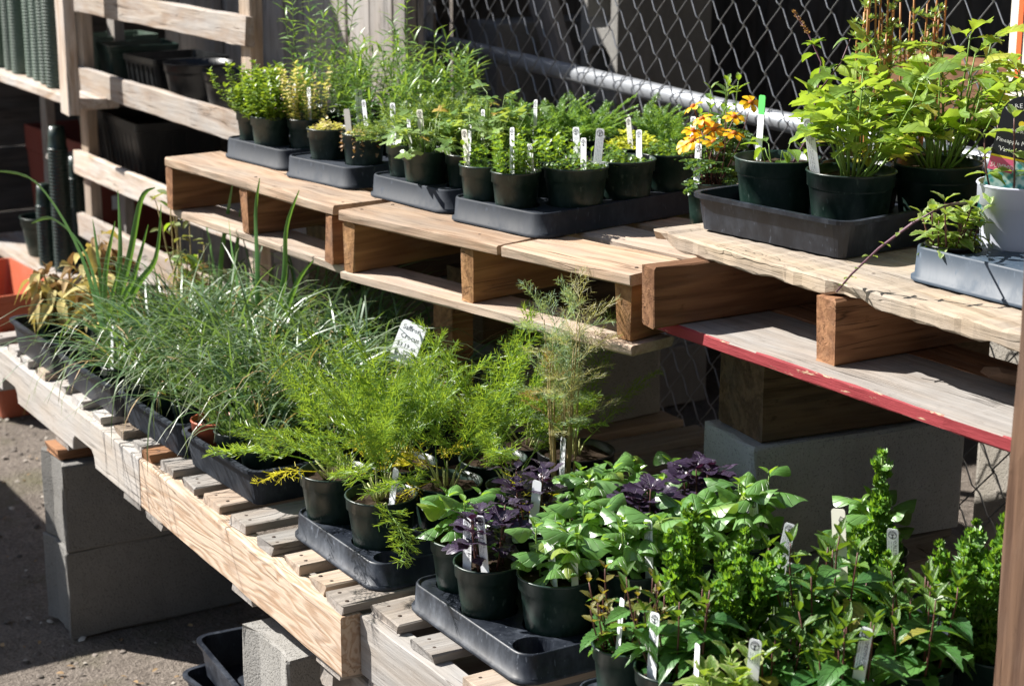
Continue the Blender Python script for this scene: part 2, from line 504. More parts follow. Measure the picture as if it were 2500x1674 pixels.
def plank(name, p0, L, W, T, mat, parent=None, ang=0.0, axis='x', **kw):
    """Board whose corner lies at p0; runs along X ('x'), Y ('y') or Z ('z') of the parent, turned by ang about Z."""
    PSEED[0] += 1
    me = plank_mesh(L, W, T, PSEED[0], **kw)
    if axis == 'x':
        rot = (0, 0, ang)
    elif axis == 'y':
        rot = (0, 0, ang + PI / 2)
    else:
        rot = (0, -PI / 2, ang)
    return obj(name, me, mat, parent, p0, rot)


def ybd(name, x, y, z, L, W, T, mat, parent, **kw):
    """board along +Y occupying x..x+W"""
    return plank(name, (x + W, y, z), L, W, T, mat, parent, 0, 'y', **kw)


def zbd(name, x, y, z, L, W, T, mat, parent, **kw):
    """upright board: z..z+L, x..x+T , y..y+W"""
    return plank(name, (x + T, y, z), L, W, T, mat, parent, 0, 'z', **kw)


def box_bm(sx, sy, sz, bev=0.005, seg=2, jit=0.0, seed=0, cuts=0):
    bm = bmesh.new()
    bmesh.ops.create_cube(bm, size=1.0, matrix=Matrix.Translation((sx / 2, sy / 2, sz / 2)) @ Matrix.Diagonal((sx, sy, sz, 1)))
    if bev:
        bmesh.ops.bevel(bm, geom=list(bm.edges), offset=bev, segments=seg, affect='EDGES', profile=0.6)
    if cuts:
        bmesh.ops.subdivide_edges(bm, edges=list(bm.edges), cuts=cuts, use_grid_fill=True)
    if jit:
        r = random.Random(seed)
        for v in bm.verts:
            v.co += Vector((r.uniform(-jit, jit), r.uniform(-jit, jit), r.uniform(-jit, jit)))
    return bm


def bm_mesh(bm, name='m', smooth=False):
    me = bpy.data.meshes.new(name)
    bm.to_mesh(me)
    bm.free()
    if smooth:
        me.polygons.foreach_set('use_smooth', [True] * len(me.polygons))
    return me


def lathe(profile, seg=28, n=2.0):
    """Turn (r, z) about Z. n > 2 squares the plan off."""
    V, F = [], []
    for (r, z) in profile:
        for k in range(seg):
            a = 2 * PI * (k + .5) / seg
            c, s = math.cos(a), math.sin(a)
            q = (abs(c) ** n + abs(s) ** n) ** (-1.0 / n)
            V.append((r * q * c, r * q * s, z))
    for i in range(len(profile) - 1):
        for k in range(seg):
            a, b = i * seg + k, i * seg + (k + 1) % seg
            F.append((a, b, b + seg, a + seg))
    return V, F


def tube(pts, radii, sides=5, V=None, F=None, cap=True):
    V = [] if V is None else V
    F = [] if F is None else F
    base = len(V)
    pts = [Vector(p) for p in pts]
    n = len(pts)
    if isinstance(radii, (int, float)):
        radii = [radii] * n
    ref = Vector((0.3, 0.9, 0.2))
    for i in range(n):
        t = (pts[min(n - 1, i + 1)] - pts[max(0, i - 1)]).normalized()
        a = t.cross(ref)
        if a.length < 1e-3:
            a = t.cross(Vector((1, 0, 0)))
        a.normalize()
        b = t.cross(a)
        for k in range(sides):
            g = 2 * PI * k / sides
            V.append(tuple(pts[i] + (a * math.cos(g) + b * math.sin(g)) * radii[i]))
    for i in range(n - 1):
        for k in range(sides):
            p, q = base + i * sides + k, base + i * sides + (k + 1) % sides
            F.append((p, q, q + sides, p + sides))
    if cap:
        F.append(tuple(base + k for k in range(sides - 1, -1, -1)))
        F.append(tuple(base + (n - 1) * sides + k for k in range(sides)))
    return V, F


def leaf_mesh(name, L, W, n=8, m=2, peak=0.4, fold=0.15, curl=0.25, pucker=0.0, serr=0.0, wave=0.0, pet=0.0, tipsharp=1.0, seed=0, petw=0.05):
    """Leaf blade along +X, upper side +Z, base at the origin (petiole first)."""
    r = random.Random(seed)
    V, UV, F = [], [], []
    ph = r.uniform(0, 6)
    k = math.log(0.5) / math.log(peak)
    for i in range(n + 1):
        u = i / n
        w = math.sin(PI * (u ** k)) ** 0.85 if 0 < u < 1 else 0.0
        w = max(w, 0.02 if i else 0.06)
        w *= (1 - max(0, u - .6) * 0.35 * tipsharp)
        hw = W / 2 * w
        if serr and 0 < i < n:
            hw *= 1 + serr * (1 if i % 2 else -1)
        for j in range(-m, m + 1):
            v = j / m
            x = pet + L * u + (0.25 * serr * W * (1 if i % 2 else -1) * abs(v) if 0 < i < n else 0)
            y = hw * v
            z = -curl * L * u * u + (fold * abs(v) * hw * 2 - 0.35 * fold * v * v * hw if fold > 0 else fold * 6 * v * v * hw * hw / (W / 2))
            z += pucker * L * math.sin(u * 19 + ph) * abs(v) * (1.3 - abs(v))
            z += wave * L * math.sin(u * 9 + ph + (2 if v > 0 else 0)) * v * v * (1 if w > .1 else 0)
            V.append((x, y, z))
            UV.append((u, (v + 1) / 2))
    c = 2 * m + 1
    for i in range(n):
        for j in range(2 * m):
            a = i * c + j
            F.append((a, a + c, a + c + 1, a + 1))
    if pet:
        b = len(V)
        h = petw * W * 0.5
        V += [(0, -h, 0.0), (0, h, 0.0), (pet, h, 0.0), (pet, -h, 0.0), (0, 0, -h), (pet, 0, -h)]
        UV += [(0.02, .5)] * 6
        F += [(b, b + 3, b + 2, b + 1), (b, b + 4, b + 5, b + 3), (b + 1, b + 2, b + 5, b + 4)]
    return mesh_of(name, V, F, UV, None, True)


def lobed_mesh(name, L, W, lobes, depth=0.35, cup=0.15, pet=0.0, seed=0, start=-1.25, teeth=0.1, per=8):
    """Palmately lobed blade: fan about a point near the base."""
    r = random.Random(seed)
    N = lobes * per
    cx = pet + 0.28 * L
    V = [(cx, 0, 0)]
    UV = [(0.3, 0.5)]
    F = []
    ring = []
    for i in range(N + 1):
        t = i / N
        th = PI * 0.93 * (2 * t - 1)
        ph = (t * lobes) % 1.0
        lob = abs(math.sin(PI * ph)) ** 0.6
        rad = (1 - depth) + depth * lob + teeth * (1 if i % 2 else -1) * 0.5
        rad *= (0.62 + 0.38 * math.cos(th * 0.5) ** 1.2)
        x = cx + 0.72 * L * rad * math.cos(th) * (1 if math.cos(th) > 0 else 0.45)
        y = W * 0.5 * rad * math.sin(th) * 1.1
        ring.append((x, y, th, rad))
    for s in (0.5, 1.0):
        for (x, y, th, rad) in ring:
            dx, dy = (x - cx) * s, y * s
            z = cup * W * (s * s) * (0.35 * math.cos(th * lobes * 0.5)) - 0.25 * cup * L * s * s * (1 if math.cos(th) > 0 else 0)
            V.append((cx + dx, dy, z + r.uniform(-.01, .01) * W))
            UV.append((max(0, min(1, (cx + dx - pet) / L)), max(0, min(1, 0.5 + dy / W))))
    for i in range(N):
        F.append((0, 1 + i, 2 + i))
        a = 1 + i
        b = 1 + (N + 1) + i
        F.append((a, b, b + 1, a + 1))
    if pet:
        b = len(V)
        h = 0.0011
        V += [(0, -h, 0), (0, h, 0), (cx, h, 0), (cx, -h, 0), (0, 0, -h), (cx, 0, -h)]
        UV += [(0.02, .5)] * 6
        F += [(b, b + 3, b + 2, b + 1), (b, b + 4, b + 5, b + 3), (b + 1, b + 2, b + 5, b + 4)]
    return mesh_of(name, V, F, UV, None, True)


def orient(p, az, el, roll=0.0, s=1.0):
    return Matrix.Translation(p) @ Euler((roll, -el, az), 'XYZ').to_matrix().to_4x4() @ Matrix.Scale(s, 4)


def rmat(az, el, roll):
    """numpy rotation matrices (n,3,3): Rz(az) Ry(-el) Rx(roll)"""
    ca, sa, ce, se, cr, sr = np.cos(az), np.sin(az), np.cos(el), np.sin(el), np.cos(roll), np.sin(roll)
    out = np.empty((len(az), 3, 3))
    out[:, :, 0] = np.stack([ca * ce, sa * ce, se], 1)
    ay = np.stack([-sa, ca, 0 * ca], 1)
    azv = np.stack([-ca * se, -sa * se, ce], 1)
    out[:, :, 1] = ay * cr[:, None] + azv * sr[:, None]
    out[:, :, 2] = -ay * sr[:, None] + azv * cr[:, None]
    return out


def scatter(name, tmpl, P, az, el, roll, s, rnd):
    """Join many copies of a small template (V, F, UV) into one mesh."""
    TV, TF, TU = tmpl
    TV, TU = np.asarray(TV, float), np.asarray(TU, float)
    P, az, el, roll, s = (np.asarray(a, float) for a in (P, az, el, roll, s))
    Rm = rmat(az, el, roll)
    V = np.einsum('nij,kj->nki', Rm, TV) * s[:, None, None] + P[:, None, :]
    n, k = len(P), len(TV)
    F = []
    for i in range(n):
        o = i * k
        F.extend(tuple(o + q for q in f) for f in TF)
    return mesh_of(name, V.reshape(-1, 3), F, np.tile(TU, (n, 1)), np.repeat(np.asarray(rnd), len(TF)), True)


def tleaf(L, W, fold=0.2, curl=0.2, n=3):
    V, U, F = [], [], []
    for i in range(n + 1):
        u = i / n
        w = [0.12, 0.9, 0.85, 0.05][i] if n == 3 else max(.08, math.sin(PI * min(1, u + .08)))
        for v in (-1, 0, 1):
            V.append((L * u, W / 2 * w * v, fold * W * .5 * w * abs(v) - curl * L * u * u))
            U.append((u, (v + 1) / 2))
    for i in range(n):
        for j in range(2):
            a = i * 3 + j
            F.append((a, a + 3, a + 4, a + 1))
    return V, F, U


# ------------------------------------------------------------------ ground
def make_ground():
    V, F = [], []
    xs = sorted(set([-40, -20, -12] + list(np.round(np.arange(-8, 1.01, 0.12), 3)) + [4, 12, 40]))
    ys = sorted(set([-40, -15, -5] + list(np.round(np.arange(-1, 4.6, 0.12), 3)) + [8, 20, 40]))
    r = random.Random(3)
    for y in ys:
        for x in xs:
            V.append((x, y, r.uniform(-0.008, 0.0)))
    nx = len(xs)
    for j in range(len(ys) - 1):
        for i in range(nx - 1):
            a = j * nx + i
            F.append((a, a + 1, a + nx + 1, a + nx))
    o = obj('ground', mesh_of('ground', V, F, None, None, True), M['dirt'])
    o['kind'] = 'structure'
    n = 2600
    P = np.stack([npr.uniform(-7.2, -2.8, n), npr.uniform(0.5, 2.2, n), npr.uniform(-0.004, 0.001, n)], 1)
    tv = [(1, 0, 0.1), (0.2, 0.9, 0), (-0.8, 0.5, 0.1), (-0.7, -0.6, 0), (0.3, -0.9, 0.1), (0.05, 0.05, 0.62)]
    tf = [(0, 1, 5), (1, 2, 5), (2, 3, 5), (3, 4, 5), (4, 0, 5)]
    me = scatter('pebbles', (tv, tf, [(0, 0)] * 6), P, npr.uniform(0, 6, n), npr.uniform(-.3, .3, n), npr.uniform(-.3, .3, n), npr.uniform(0.002, 0.010, n) * npr.choice([.6, 1, 1.3], n), npr.uniform(0, 1, n))
    m = NT('pebble stone')
    a = m.n('Attribute')
    a.attribute_name = 'rnd'
    m.base(m.ramp(a.outputs['Fac'], [(0, (0.07, 0.06, 0.05)), (.7, (0.22, 0.19, 0.165)), (1, (0.5, 0.46, 0.4))]))
    m.rough(.9, .2)
    p = obj('pebbles', me, m.m)
    p['kind'] = 'stuff'
    tag(p, 'small pebbles and crumbs scattered over the dirt', 'gravel')


make_ground()
n = 500
P = np.stack([npr.uniform(-6.5, -2.9, n), npr.uniform(0.6, 1.9, n), npr.uniform(0.001, 0.004, n)], 1)
lit = scatter('leaf_litter', tleaf(.016, .009, .3, .3), P, npr.uniform(0, 6, n), npr.uniform(-.2, .4, n), npr.uniform(-.5, .5, n), npr.uniform(.4, 1.3, n), npr.uniform(0, 1, n))
lo_ = obj('leaf_litter', lit, leaf_mat('dead leaf bits', (0.16, 0.09, 0.045), (0.36, 0.25, 0.13), .9, .1, attr=True), kind='stuff')
tag(lo_, 'dead leaf bits and straw strewn over the dirt', 'leaf litter')


# ------------------------------------------------------------------ concrete blocks and timbers
def cblock(label, loc, rotz, size=(0.19, 0.41, 0.197), mat='concrete', seed=1, group=None, groove=True):
    sx, sy, sz = size
    bm = box_bm(sx, sy, sz, 0.006, 2, 0.0, seed)
    bmesh.ops.subdivide_edges(bm, edges=[e for e in bm.edges if e.calc_length() > 0.08], cuts=3, use_grid_fill=True)
    r = random.Random(seed)
    for v in bm.verts:
        v.co += Vector([r.uniform(-.0016, .0016) for _ in range(3)])
        if groove and (v.co.y < 0.012 or v.co.y > sy - .012) and 0.03 < v.co.x < sx - 0.03:
            v.co.y += 0.012 if v.co.y < .1 else -.012
        if r.random() < 0.03:
            v.co += (Vector((sx / 2, sy / 2, sz / 2)) - v.co) * 0.035
    o = obj('concrete_block', bm_mesh(bm, 'concrete_block'), M[mat], None, loc, (0, 0, rotz))
    return tag(o, label, 'concrete block', group)


def timber(label, p0, L, W, T, mat='timber', ang=0.0, axis='y', name='timber', cat='timber', chip=0.0):
    PSEED[0] += 1
    me = plank_mesh(L, W, T, PSEED[0], None, 0.002, 0.006, 0.004, chip)
    o = obj(name, me, M[mat], None, p0, (0, 0, ang + (PI / 2 if axis == 'y' else 0)))
    return tag(o, label, cat)


# far stack below the bleached pallet
cblock('lower of two gray concrete blocks stacked under the bleached pallet', (-3.935, 1.113, 0.0), R(0.5), (0.165, 0.42, 0.207), 'concretedark', seed=3)
cblock('upper of two gray concrete blocks stacked under the bleached pallet', (-3.928, 1.118, 0.208), R(-0.6), (0.160, 0.42, 0.203), 'concretedark', seed=4)
timber('short brown wood block wedged on top of the stacked concrete blocks', (-3.80, 1.125, 0.412), 0.30, 0.10, 0.0225, 'brown', 0, 'y', 'wood_shim', 'wood block')
# stack below the contour-grained stringer
cblock('lower concrete block of the stack under the fir stringer', (-2.80, 1.135, 0.0), R(1.5), (0.19, 0.41, 0.20), seed=5)
cblock('speckled concrete block with sunlit end carrying the long gray beam', (-2.80, 1.131, 0.201), R(0.5), (0.19, 0.41, 0.197), seed=6)
timber('long weathered gray beam lying on the speckled concrete block', (-3.04, 1.185, 0.399), 0.66, 0.09, 0.036, 'gray', R(-0.3), 'x', 'wood_beam', 'beam')
cblock('concrete block under the right end of the near gray pallet', (-1.82, 1.30, 0.0), 0.0, (0.19, 0.41, 0.22), seed=7)
cblock('top concrete block under the right end of the near gray pallet', (-1.82, 1.30, 0.221), 0.0, (0.19, 0.41, 0.214), seed=8)
for i, (bx, wh) in enumerate(((-3.93, 'bleached'), (-2.80, 'fir fronted'), (-1.82, 'near gray'))):
    cblock('lower rear concrete block below the ' + wh + ' pallet', (bx, 1.80, 0.0), 0.0, (0.19, 0.41, 0.22), seed=30 + i, group='rear blocks under the lower pallets')
    cblock('upper rear concrete block below the ' + wh + ' pallet', (bx, 1.80, 0.221), 0.0, (0.19, 0.41, 0.214), seed=40 + i, group='rear blocks under the lower pallets')
# supports of the upper shelf
cblock('large gray concrete block under the dark timber of the red edged pallet', (-2.385, 1.822, 0.5735), R(-8.0), (0.168, 0.42, 0.197), 'concretecool', seed=9, groove=False)
timber('thick dark timber between the gray block and the red edged pallet', (-2.222, 1.822, 0.7725), 0.44, 0.145, 0.1795, 'timber', R(-8), 'y', 'timber', 'timber', 0.1)
cblock('gray concrete block in the shade under the middle tan pallet', (-3.16, 1.76, 0.5735), R(3), (0.19, 0.40, 0.20), seed=10)
timber('dark timber on the shaded block under the middle tan pallet', (-3.0, 1.75, 0.775), 0.42, 0.14, 0.1375, 'timber', R(3), 'y')
timber('upright tan post end under the seam of the two tan pallets', (-2.93, 1.63, 0.5735), 0.05, 0.06, 0.333, 'brown', R(5), 'y', 'wood_post', 'post')
cblock('gray concrete block deep in shade under the far tan pallet', (-3.72, 1.70, 0.5735), R(3), (0.19, 0.40, 0.20), seed=11)
timber('dark timber on the block under the far tan pallet', (-3.56, 1.70, 0.775), 0.42, 0.14, 0.1375, 'timber', R(3), 'y')
cblock('concrete block behind the red edged pallet near the fence', (-1.80, 1.98, 0.5735), R(-3), (0.19, 0.20, 0.21), seed=12)
timber('dark timber on the block under the right end of the red edged pallet', (-1.63, 1.98, 0.785), 0.2, 0.15, 0.167, 'timber', R(-3), 'y')


# ------------------------------------------------------------------ lower pallets
def notched(L, H, T, notches):
    """Stringer along X with arched notches cut in its lower edge."""
    pts = [(0, 0)]
    for a, b in notches:
        h = 0.036
        pts += [(a, 0), (a + .006, h * .7), (a + .02, h)]
        pts += [(b - .02, h), (b - .006, h * .7), (b, 0)]
    pts += [(L, 0), (L, H)]
    k = max(4, int(L / .1))
    pts += [(L * i / k, H + random.Random(i).uniform(-.0015, .0015)) for i in range(k - 1, 0, -1)]
    pts += [(0, H)]
    bm = bmesh.new()
    f = bm.faces.new([bm.verts.new((x, 0, z)) for x, z in pts])
    g = bmesh.ops.extrude_face_region(bm, geom=[f])
    bmesh.ops.translate(bm, verts=[v for v in g['geom'] if isinstance(v, bmesh.types.BMVert)], vec=(0, T, 0))
    bmesh.ops.recalc_face_normals(bm, faces=list(bm.faces))
    bmesh.ops.bevel(bm, geom=[e for e in bm.edges], offset=0.0018, segments=1, affect='EDGES')
    bmesh.ops.triangulate(bm, faces=[f for f in bm.faces if len(f.verts) > 4])
    return bm_mesh(bm, 'stringer')


V, F = lathe([(.0034, -.002), (.0034, .0004), (.0022, .0009), (.0002, .001)], 8)
NAIL = mesh_of('nail', V, F)
NAIL.materials.append(plain_mat('rusty nail', (0.055, 0.035, 0.026), 0.7, 0.4, 0.3))


def nails(board, L, W, T, xs):
    r = random.Random(PSEED[0])
    for x in xs:
        for q in (.28, .72):
            obj('nail', NAIL, None, board, (x + r.uniform(-.006, .006), W * q + r.uniform(-.006, .006), T))


ZS = 0.553      # top of the stringers
ST = 0.017      # slat thickness


def low_pallet(label, x0, x1, y0, depth, slats, smat, notches, ang=0.0):
    t = thing('pallet', label, 'pallet', (x0, y0, 0.452), ang, 'weathered pallets forming the lower shelf')
    L = x1 - x0
    for k, yy in enumerate((0.0, depth * .5 - .019, depth - .038)):
        if notches:
            me = notched(L, ZS - .452, 0.038, notches)
            obj('stringer', me, M[smat if k == 0 else 'gray'], t, (0, yy, 0))
        else:
            plank('stringer', (0, yy, 0), L, 0.038, ZS - .452, M[smat if k == 0 else 'gray'], t, seg=14, jit=.0016)
    r = random.Random(int(x0 * 100))
    for (x, w, mt) in slats:
        th_ = ST + r.uniform(-.002, .002)
        sb_ = ybd('slat', x - x0, 0.006 + r.uniform(0, .012), ZS - .452 + 0.0006, depth - .02, w, th_, M[mt], t, jit=.0012, endj=.004, ch=.002)
        nails(sb_, depth, w, th_, (.018,))
    for x in (0.02, L * .5, L - .11):
        ybd('bottom_board', x, 0.004, -0.0165, depth - .01, 0.09, 0.016, M['gray'], t)
    return t


s1 = [(-4.395, .06, 'gray'), (-4.27, .062, 'white'), (-4.147, .058, 'white'), (-4.025, .06, 'tan'), (-3.895, .062, 'white'), (-3.765, .066, 'white'), (-3.628, .06, 'white'), (-3.507, .06, 'tan'), (-3.392, .054, 'gray')]
low_pallet('bleached whitish pallet with notched stringer on the two stacked blocks', -4.45, -3.322, 1.140, 1.05, s1, 'white', [(.16, .29), (.70, .85)])
s2 = [(-3.315, .045, 'brown'), (-3.243, .078, 'gray'), (-3.118, .07, 'gray'), (-3.012, .078, 'fresh2'), (-2.885, .07, 'gray'), (-2.758, .062, 'gray'), (-2.652, .06, 'tan'), (-2.548, .056, 'tan'), (-2.472, .066, 'gray')]
low_pallet('pallet with bold swirling fir grain on its front stringer', -3.318, -2.402, 1.138, 1.05, s2, 'grain', None)
s3 = [(-2.392, .092, 'gray'), (-2.242, .07, 'gray'), (-2.09, .075, 'tan'), (-1.95, .07, 'gray'), (-1.82, .07, 'gray'), (-1.69, .07, 'tan'), (-1.58, .06, 'gray')]
low_pallet('pale gray pallet with wide gaps under the basil tray', -2.399, -1.50, 1.168, 1.05, s3, 'white', [(.16, .28)])
timber('small gray stub sticking out under the fir stringer', (-2.46, 1.15, 0.437 - .036), 0.28, .045, .033, 'gray', 0, 'y', 'wood_stub', 'wood block')


# ------------------------------------------------------------------ upper pallets
def up_pallet(label, p, ang, L, D, ztop, boards, bottoms, strs, smat, H=0.097, TB=0.02, BB=0.018, group='tan pallets forming the upper shelf'):
    t = thing('pallet', label, 'pallet', (p[0], p[1], ztop - TB - H - BB), ang, group)
    for (y, w, segs, mt) in boards:
        for (a, b) in segs:
            db_ = plank('deck_board', (a, y, BB + H + .0004), b - a, w, TB, M[mt], t, jit=.0014, ch=.003)
            if y < .3:
                nails(db_, b - a, w, TB, [sx_ + sw_ / 2 - a for sx_, sw_, _ in strs if a + .01 < sx_ + sw_ / 2 < b - .01])
    for (x, w, y0) in strs:
        ybd('stringer', x, y0, BB, D - y0, w, H, M[smat], t, jit=.0016, endj=.004)
    for (y, w, a, b, mt) in bottoms:
        plank('bottom_board', (a, y, -.0004), b - a, w, BB, M[mt], t, jit=.0014)
    return t


up_pallet('far tan pallet with one smooth deck board on the upper shelf', (-3.905, 1.437), R(5.0), 0.75, 0.80, 1.05,
          [(0, .145, [(0, .748)], 'fresh'), (.175, .10, [(0, .75)], 'fresh2'), (.31, .10, [(0, .75)], 'fresh'), (.45, .10, [(0, .75)], 'fresh2'), (.59, .10, [(0, .75)], 'tan'), (.70, .10, [(0, .75)], 'tan')],
          [(0.012, .10, 0, .76, 'fresh2'), (.35, .10, 0, .75, 'fresh'), (.69, .10, 0, .75, 'fresh')],
          [(0.002, .032, .006), (.345, .034, .01), (.712, .036, .0)], 'brown')
up_pallet('middle tan pallet with a split front deck board on the upper shelf', (-3.112, 1.492), R(11.6), 0.77, 0.80, 1.05,
          [(0, .15, [(0, .445), (.458, .766)], 'fresh'), (.185, .11, [(0, .76)], 'fresh2'), (.33, .10, [(0, .76)], 'fresh'), (.47, .10, [(0, .76)], 'tan'), (.60, .10, [(0, .76)], 'tan'), (.70, .098, [(0, .76)], 'tan')],
          [(0.0, .10, 0, .772, 'fresh2'), (.36, .10, 0, .77, 'fresh2'), (.69, .10, 0, .77, 'fresh')],
          [(0.002, .034, .004), (.345, .034, .008), (.722, .036, .016)], 'endgrain')
cp = up_pallet('pallet with rough splintered top board and red painted lower edge', (-2.445, 1.690), 0.0, 1.05, 0.72, 1.10,
               [(.06, .27, [(0, 1.05)], 'rough'), (.345, .13, [(0.08, 1.05)], 'tan'), (.49, .13, [(0.08, 1.05)], 'rough'), (.63, .09, [(0.08, 1.05)], 'tan')],
               [(.20, .10, 0.1, 1.05, 'brown'), (.62, .09, 0.1, 1.05, 'brown')],
               [(0.112, .036, -0.040), (.427, .042, .055), (.985, .04, .05)], 'brown', 0.1, 0.026, 0.02, None)
for c in cp.children:
    if c.name.startswith('deck_board') and c.location.y < .1:
        PSEED[0] += 1
        c.data = plank_mesh(1.05, .27, .026, 77, 60, .0014, .003, .004, .45)
        c.data.materials.append(M['rough'])
pr = plank_mesh(1.045, .19, .02, 88, 30, .0008, .002, .004, .0)
pr.materials.append(M['gray'])
pr.materials.append(M['redpaint'])
for p in pr.polygons:
    if p.normal.y < -0.6:
        p.material_index = 1
ro = obj('bottom_board', pr, None, cp, (0.065, 0.006, -.0004), (0, 0, R(1.2)))
ro['label'] = 'gray bottom board with red painted front edge'


# ------------------------------------------------------------------ wooden stake, unseen bench added at left to cast shade on the dirt
timber('plain brown square post standing at the right end of the shelves', (-1.378, 1.542, 0.0), 1.62, .06, .06, 'stake', 0, 'x', 'wood_post', 'post').rotation_euler = (0, -PI / 2, 0)
bt = thing('shade_bench', 'low slatted bench added out of view to shade the dirt', 'bench', (-5.6, 0.22, 0))
for k in range(6):
    plank('bench_slat', (0, k * .098, .72), 1.26, .094, .03, M['tan'], bt)
for (x, y) in ((.03, .03), (1.16, .03), (.03, .5), (1.16, .5)):
    zbd('leg', x, y, 0, .66, .06, .06, M['gray'], bt)
for x in (.03, 1.16):
    ybd('rail', x, .0, .661, .58, .05, .058, M['gray'], bt)

# ------------------------------------------------------------------ rack with rails at the left
rk = thing('wooden_rack', 'gray railed wooden rack holding black containers', 'rack', (-5.72, 1.80, 0))
for z in (1.248, 1.0, .728, .522):
    plank('rail', (0, 0, z), 1.45, .024, .075, M['railwood'], rk, jit=.002)
for x in (0.02, 1.36):
    zbd('post', x, .0245, 0, 1.5, .035, .07, M['tan'], rk)
    zbd('post', x, .46, 0, 1.5, .035, .07, M['gray'], rk)
for k in range(13):
    zbd('back_plank', -.45 + k * .145, .50, 0.0, 1.62, .018, .14, M['shedgray'], rk)
for z in (.985, .70, .30):
    for k in range(3):
        plank('shelf_board', (-.5, .062 + k * .135, z), 1.86, .13, .02, M['shedgray'], rk)

# shed behind
sh = thing('shed', 'dark open shed with plank back wall behind the fence', 'shed', (-7.5, 4.2, 0))
for k in range(26):
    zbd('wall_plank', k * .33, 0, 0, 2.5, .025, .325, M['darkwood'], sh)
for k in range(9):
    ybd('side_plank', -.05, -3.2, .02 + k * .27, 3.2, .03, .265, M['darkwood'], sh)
rv = [(-.2, -2.60, 2.02), (2.0, -2.60, 2.02), (2.0, -1.35, 2.12), (9.2, -1.35, 2.12), (9.2, .5, 2.5), (-.2, .5, 2.5)]
bm = bmesh.new()
f = bm.faces.new([bm.verts.new(v) for v in rv])
g = bmesh.ops.extrude_face_region(bm, geom=[f])
bmesh.ops.translate(bm, verts=[v for v in g['geom'] if isinstance(v, bmesh.types.BMVert)], vec=(0, 0, .05))
bmesh.ops.triangulate(bm, faces=list(bm.faces))
bmesh.ops.recalc_face_normals(bm, faces=list(bm.faces))
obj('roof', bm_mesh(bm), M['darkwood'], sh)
for x, y in ((1.86, -1.9), (2.6, -.9), (5.2, -1.3), (7.6, -1.3), (9.0, -1.3)):
    zbd('post', x, y, 0, 2.04 if x < 2 else 2.10, .09, .09, M['shedgray'], sh)

bn = thing('baffle', 'tall dark plank barn wall added out of view to block sky light', 'baffle', (1.9, -3.0, 0))  # unseen wall and roof behind the camera, added to block sky light
for k in range(24):
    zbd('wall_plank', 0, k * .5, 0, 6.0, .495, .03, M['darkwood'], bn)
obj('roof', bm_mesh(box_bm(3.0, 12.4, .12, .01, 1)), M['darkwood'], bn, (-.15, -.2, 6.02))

# posts and boards between rack and fence
timber('weathered gray upright board behind the tall narrow leaved herbs', (-5.70, 2.46, 0), 1.75, .10, .04, 'shedgray', 0, 'x', 'upright_board', 'board').rotation_euler = (0, -PI / 2, 0)
timber('wide dark gray upright board next to the rack end', (-5.20, 2.32, 0), 1.75, .03, .26, 'shedgray', 0, 'x', 'upright_board', 'board').rotation_euler = (0, -PI / 2, 0)
timber('ragged pale upright board left of the tan timber', (-5.17, 2.74, 0), 1.75, .03, .09, 'gray', 0, 'x', 'upright_board', 'board').rotation_euler = (0, -PI / 2, 0)
tt = timber('upright tan timber beside the fence post', (-5.04, 2.72, 0), 1.28, .05, .09, 'tan', 0, 'x', 'upright_timber', 'timber')
tt.rotation_euler = (0, -PI / 2, 0)
dg = timber('gray board leaning diagonally behind the fence', (-4.66, 3.06, 0.95), 0.9, .05, .10, 'shedgray', 0, 'x', 'leaning_board', 'board')
dg.rotation_euler = (0, R(-122), R(0))
timber('brown board lying flat behind the fence at the sign', (-3.5, 3.15, 1.10), 1.1, .10, .14, 'brown', 0, 'x', 'stacked_board', 'board')


def inside(pt, poly):
    x, y = pt
    c = False
    for i in range(len(poly)):
        (x1, y1), (x2, y2) = poly[i - 1], poly[i]
        if (y1 > y) != (y2 > y) and x < (x2 - x1) * (y - y1) / (y2 - y1) + x1:
            c = not c
    return c


def pierced(vs, es, holes):
    """triangulate a convex outline and drop the triangles that lie in a hole"""
    v2, e2, f2, *_ = delaunay_2d_cdt(vs, es, [], 0, 1e-6)
    out = []
    for f in f2:
        c = (sum(v2[i].x for i in f) / len(f), sum(v2[i].y for i in f) / len(f))
        if not any(inside(c, h) for h in holes):
            out.append(tuple(f))
    return v2, out


def hollow_block(label, loc, rot=(0, 0, 0), seed=1):
    """Two-core block; the cores run along Y (the block stands on end, cores towards the fence)."""
    W, H, D = .19, .39, .36
    outer = [(0, 0), (W, 0), (W, H), (0, H)]
    holes = []
    for cz in (H * .27, H * .73):
        hw, hh, c = W / 2 - .034, H * .25 - .034, .03
        holes.append([(W / 2 + x, cz + z) for x, z in ((-hw + c, -hh), (hw - c, -hh), (hw, -hh + c), (hw, hh - c), (hw - c, hh), (-hw + c, hh), (-hw, hh - c), (-hw, -hh + c))])
    vs, es = [], []
    for lp in [outer] + holes:
        b = len(vs)
        vs += [Vector(p) for p in lp]
        es += [(b + i, b + (i + 1) % len(lp)) for i in range(len(lp))]
    v2, f2 = pierced(vs, es, holes)
    V = [(p.x, 0, p.y) for p in v2] + [(p.x, D, p.y) for p in v2]
    n = len(v2)
    F = [tuple(f) for f in f2] + [tuple(n + i for i in reversed(f)) for f in f2]
    for lp in [outer] + holes:
        b = len(V)
        V += [(x, 0, z) for x, z in lp] + [(x, D, z) for x, z in lp]
        k = len(lp)
        F += [(b + i, b + (i + 1) % k, b + k + (i + 1) % k, b + k + i) for i in range(k)]
    me = mesh_of('hollow_block', V, F)
    o = obj('hollow_block', me, M['concrete'], None, loc, rot)
    return tag(o, label, 'concrete block')


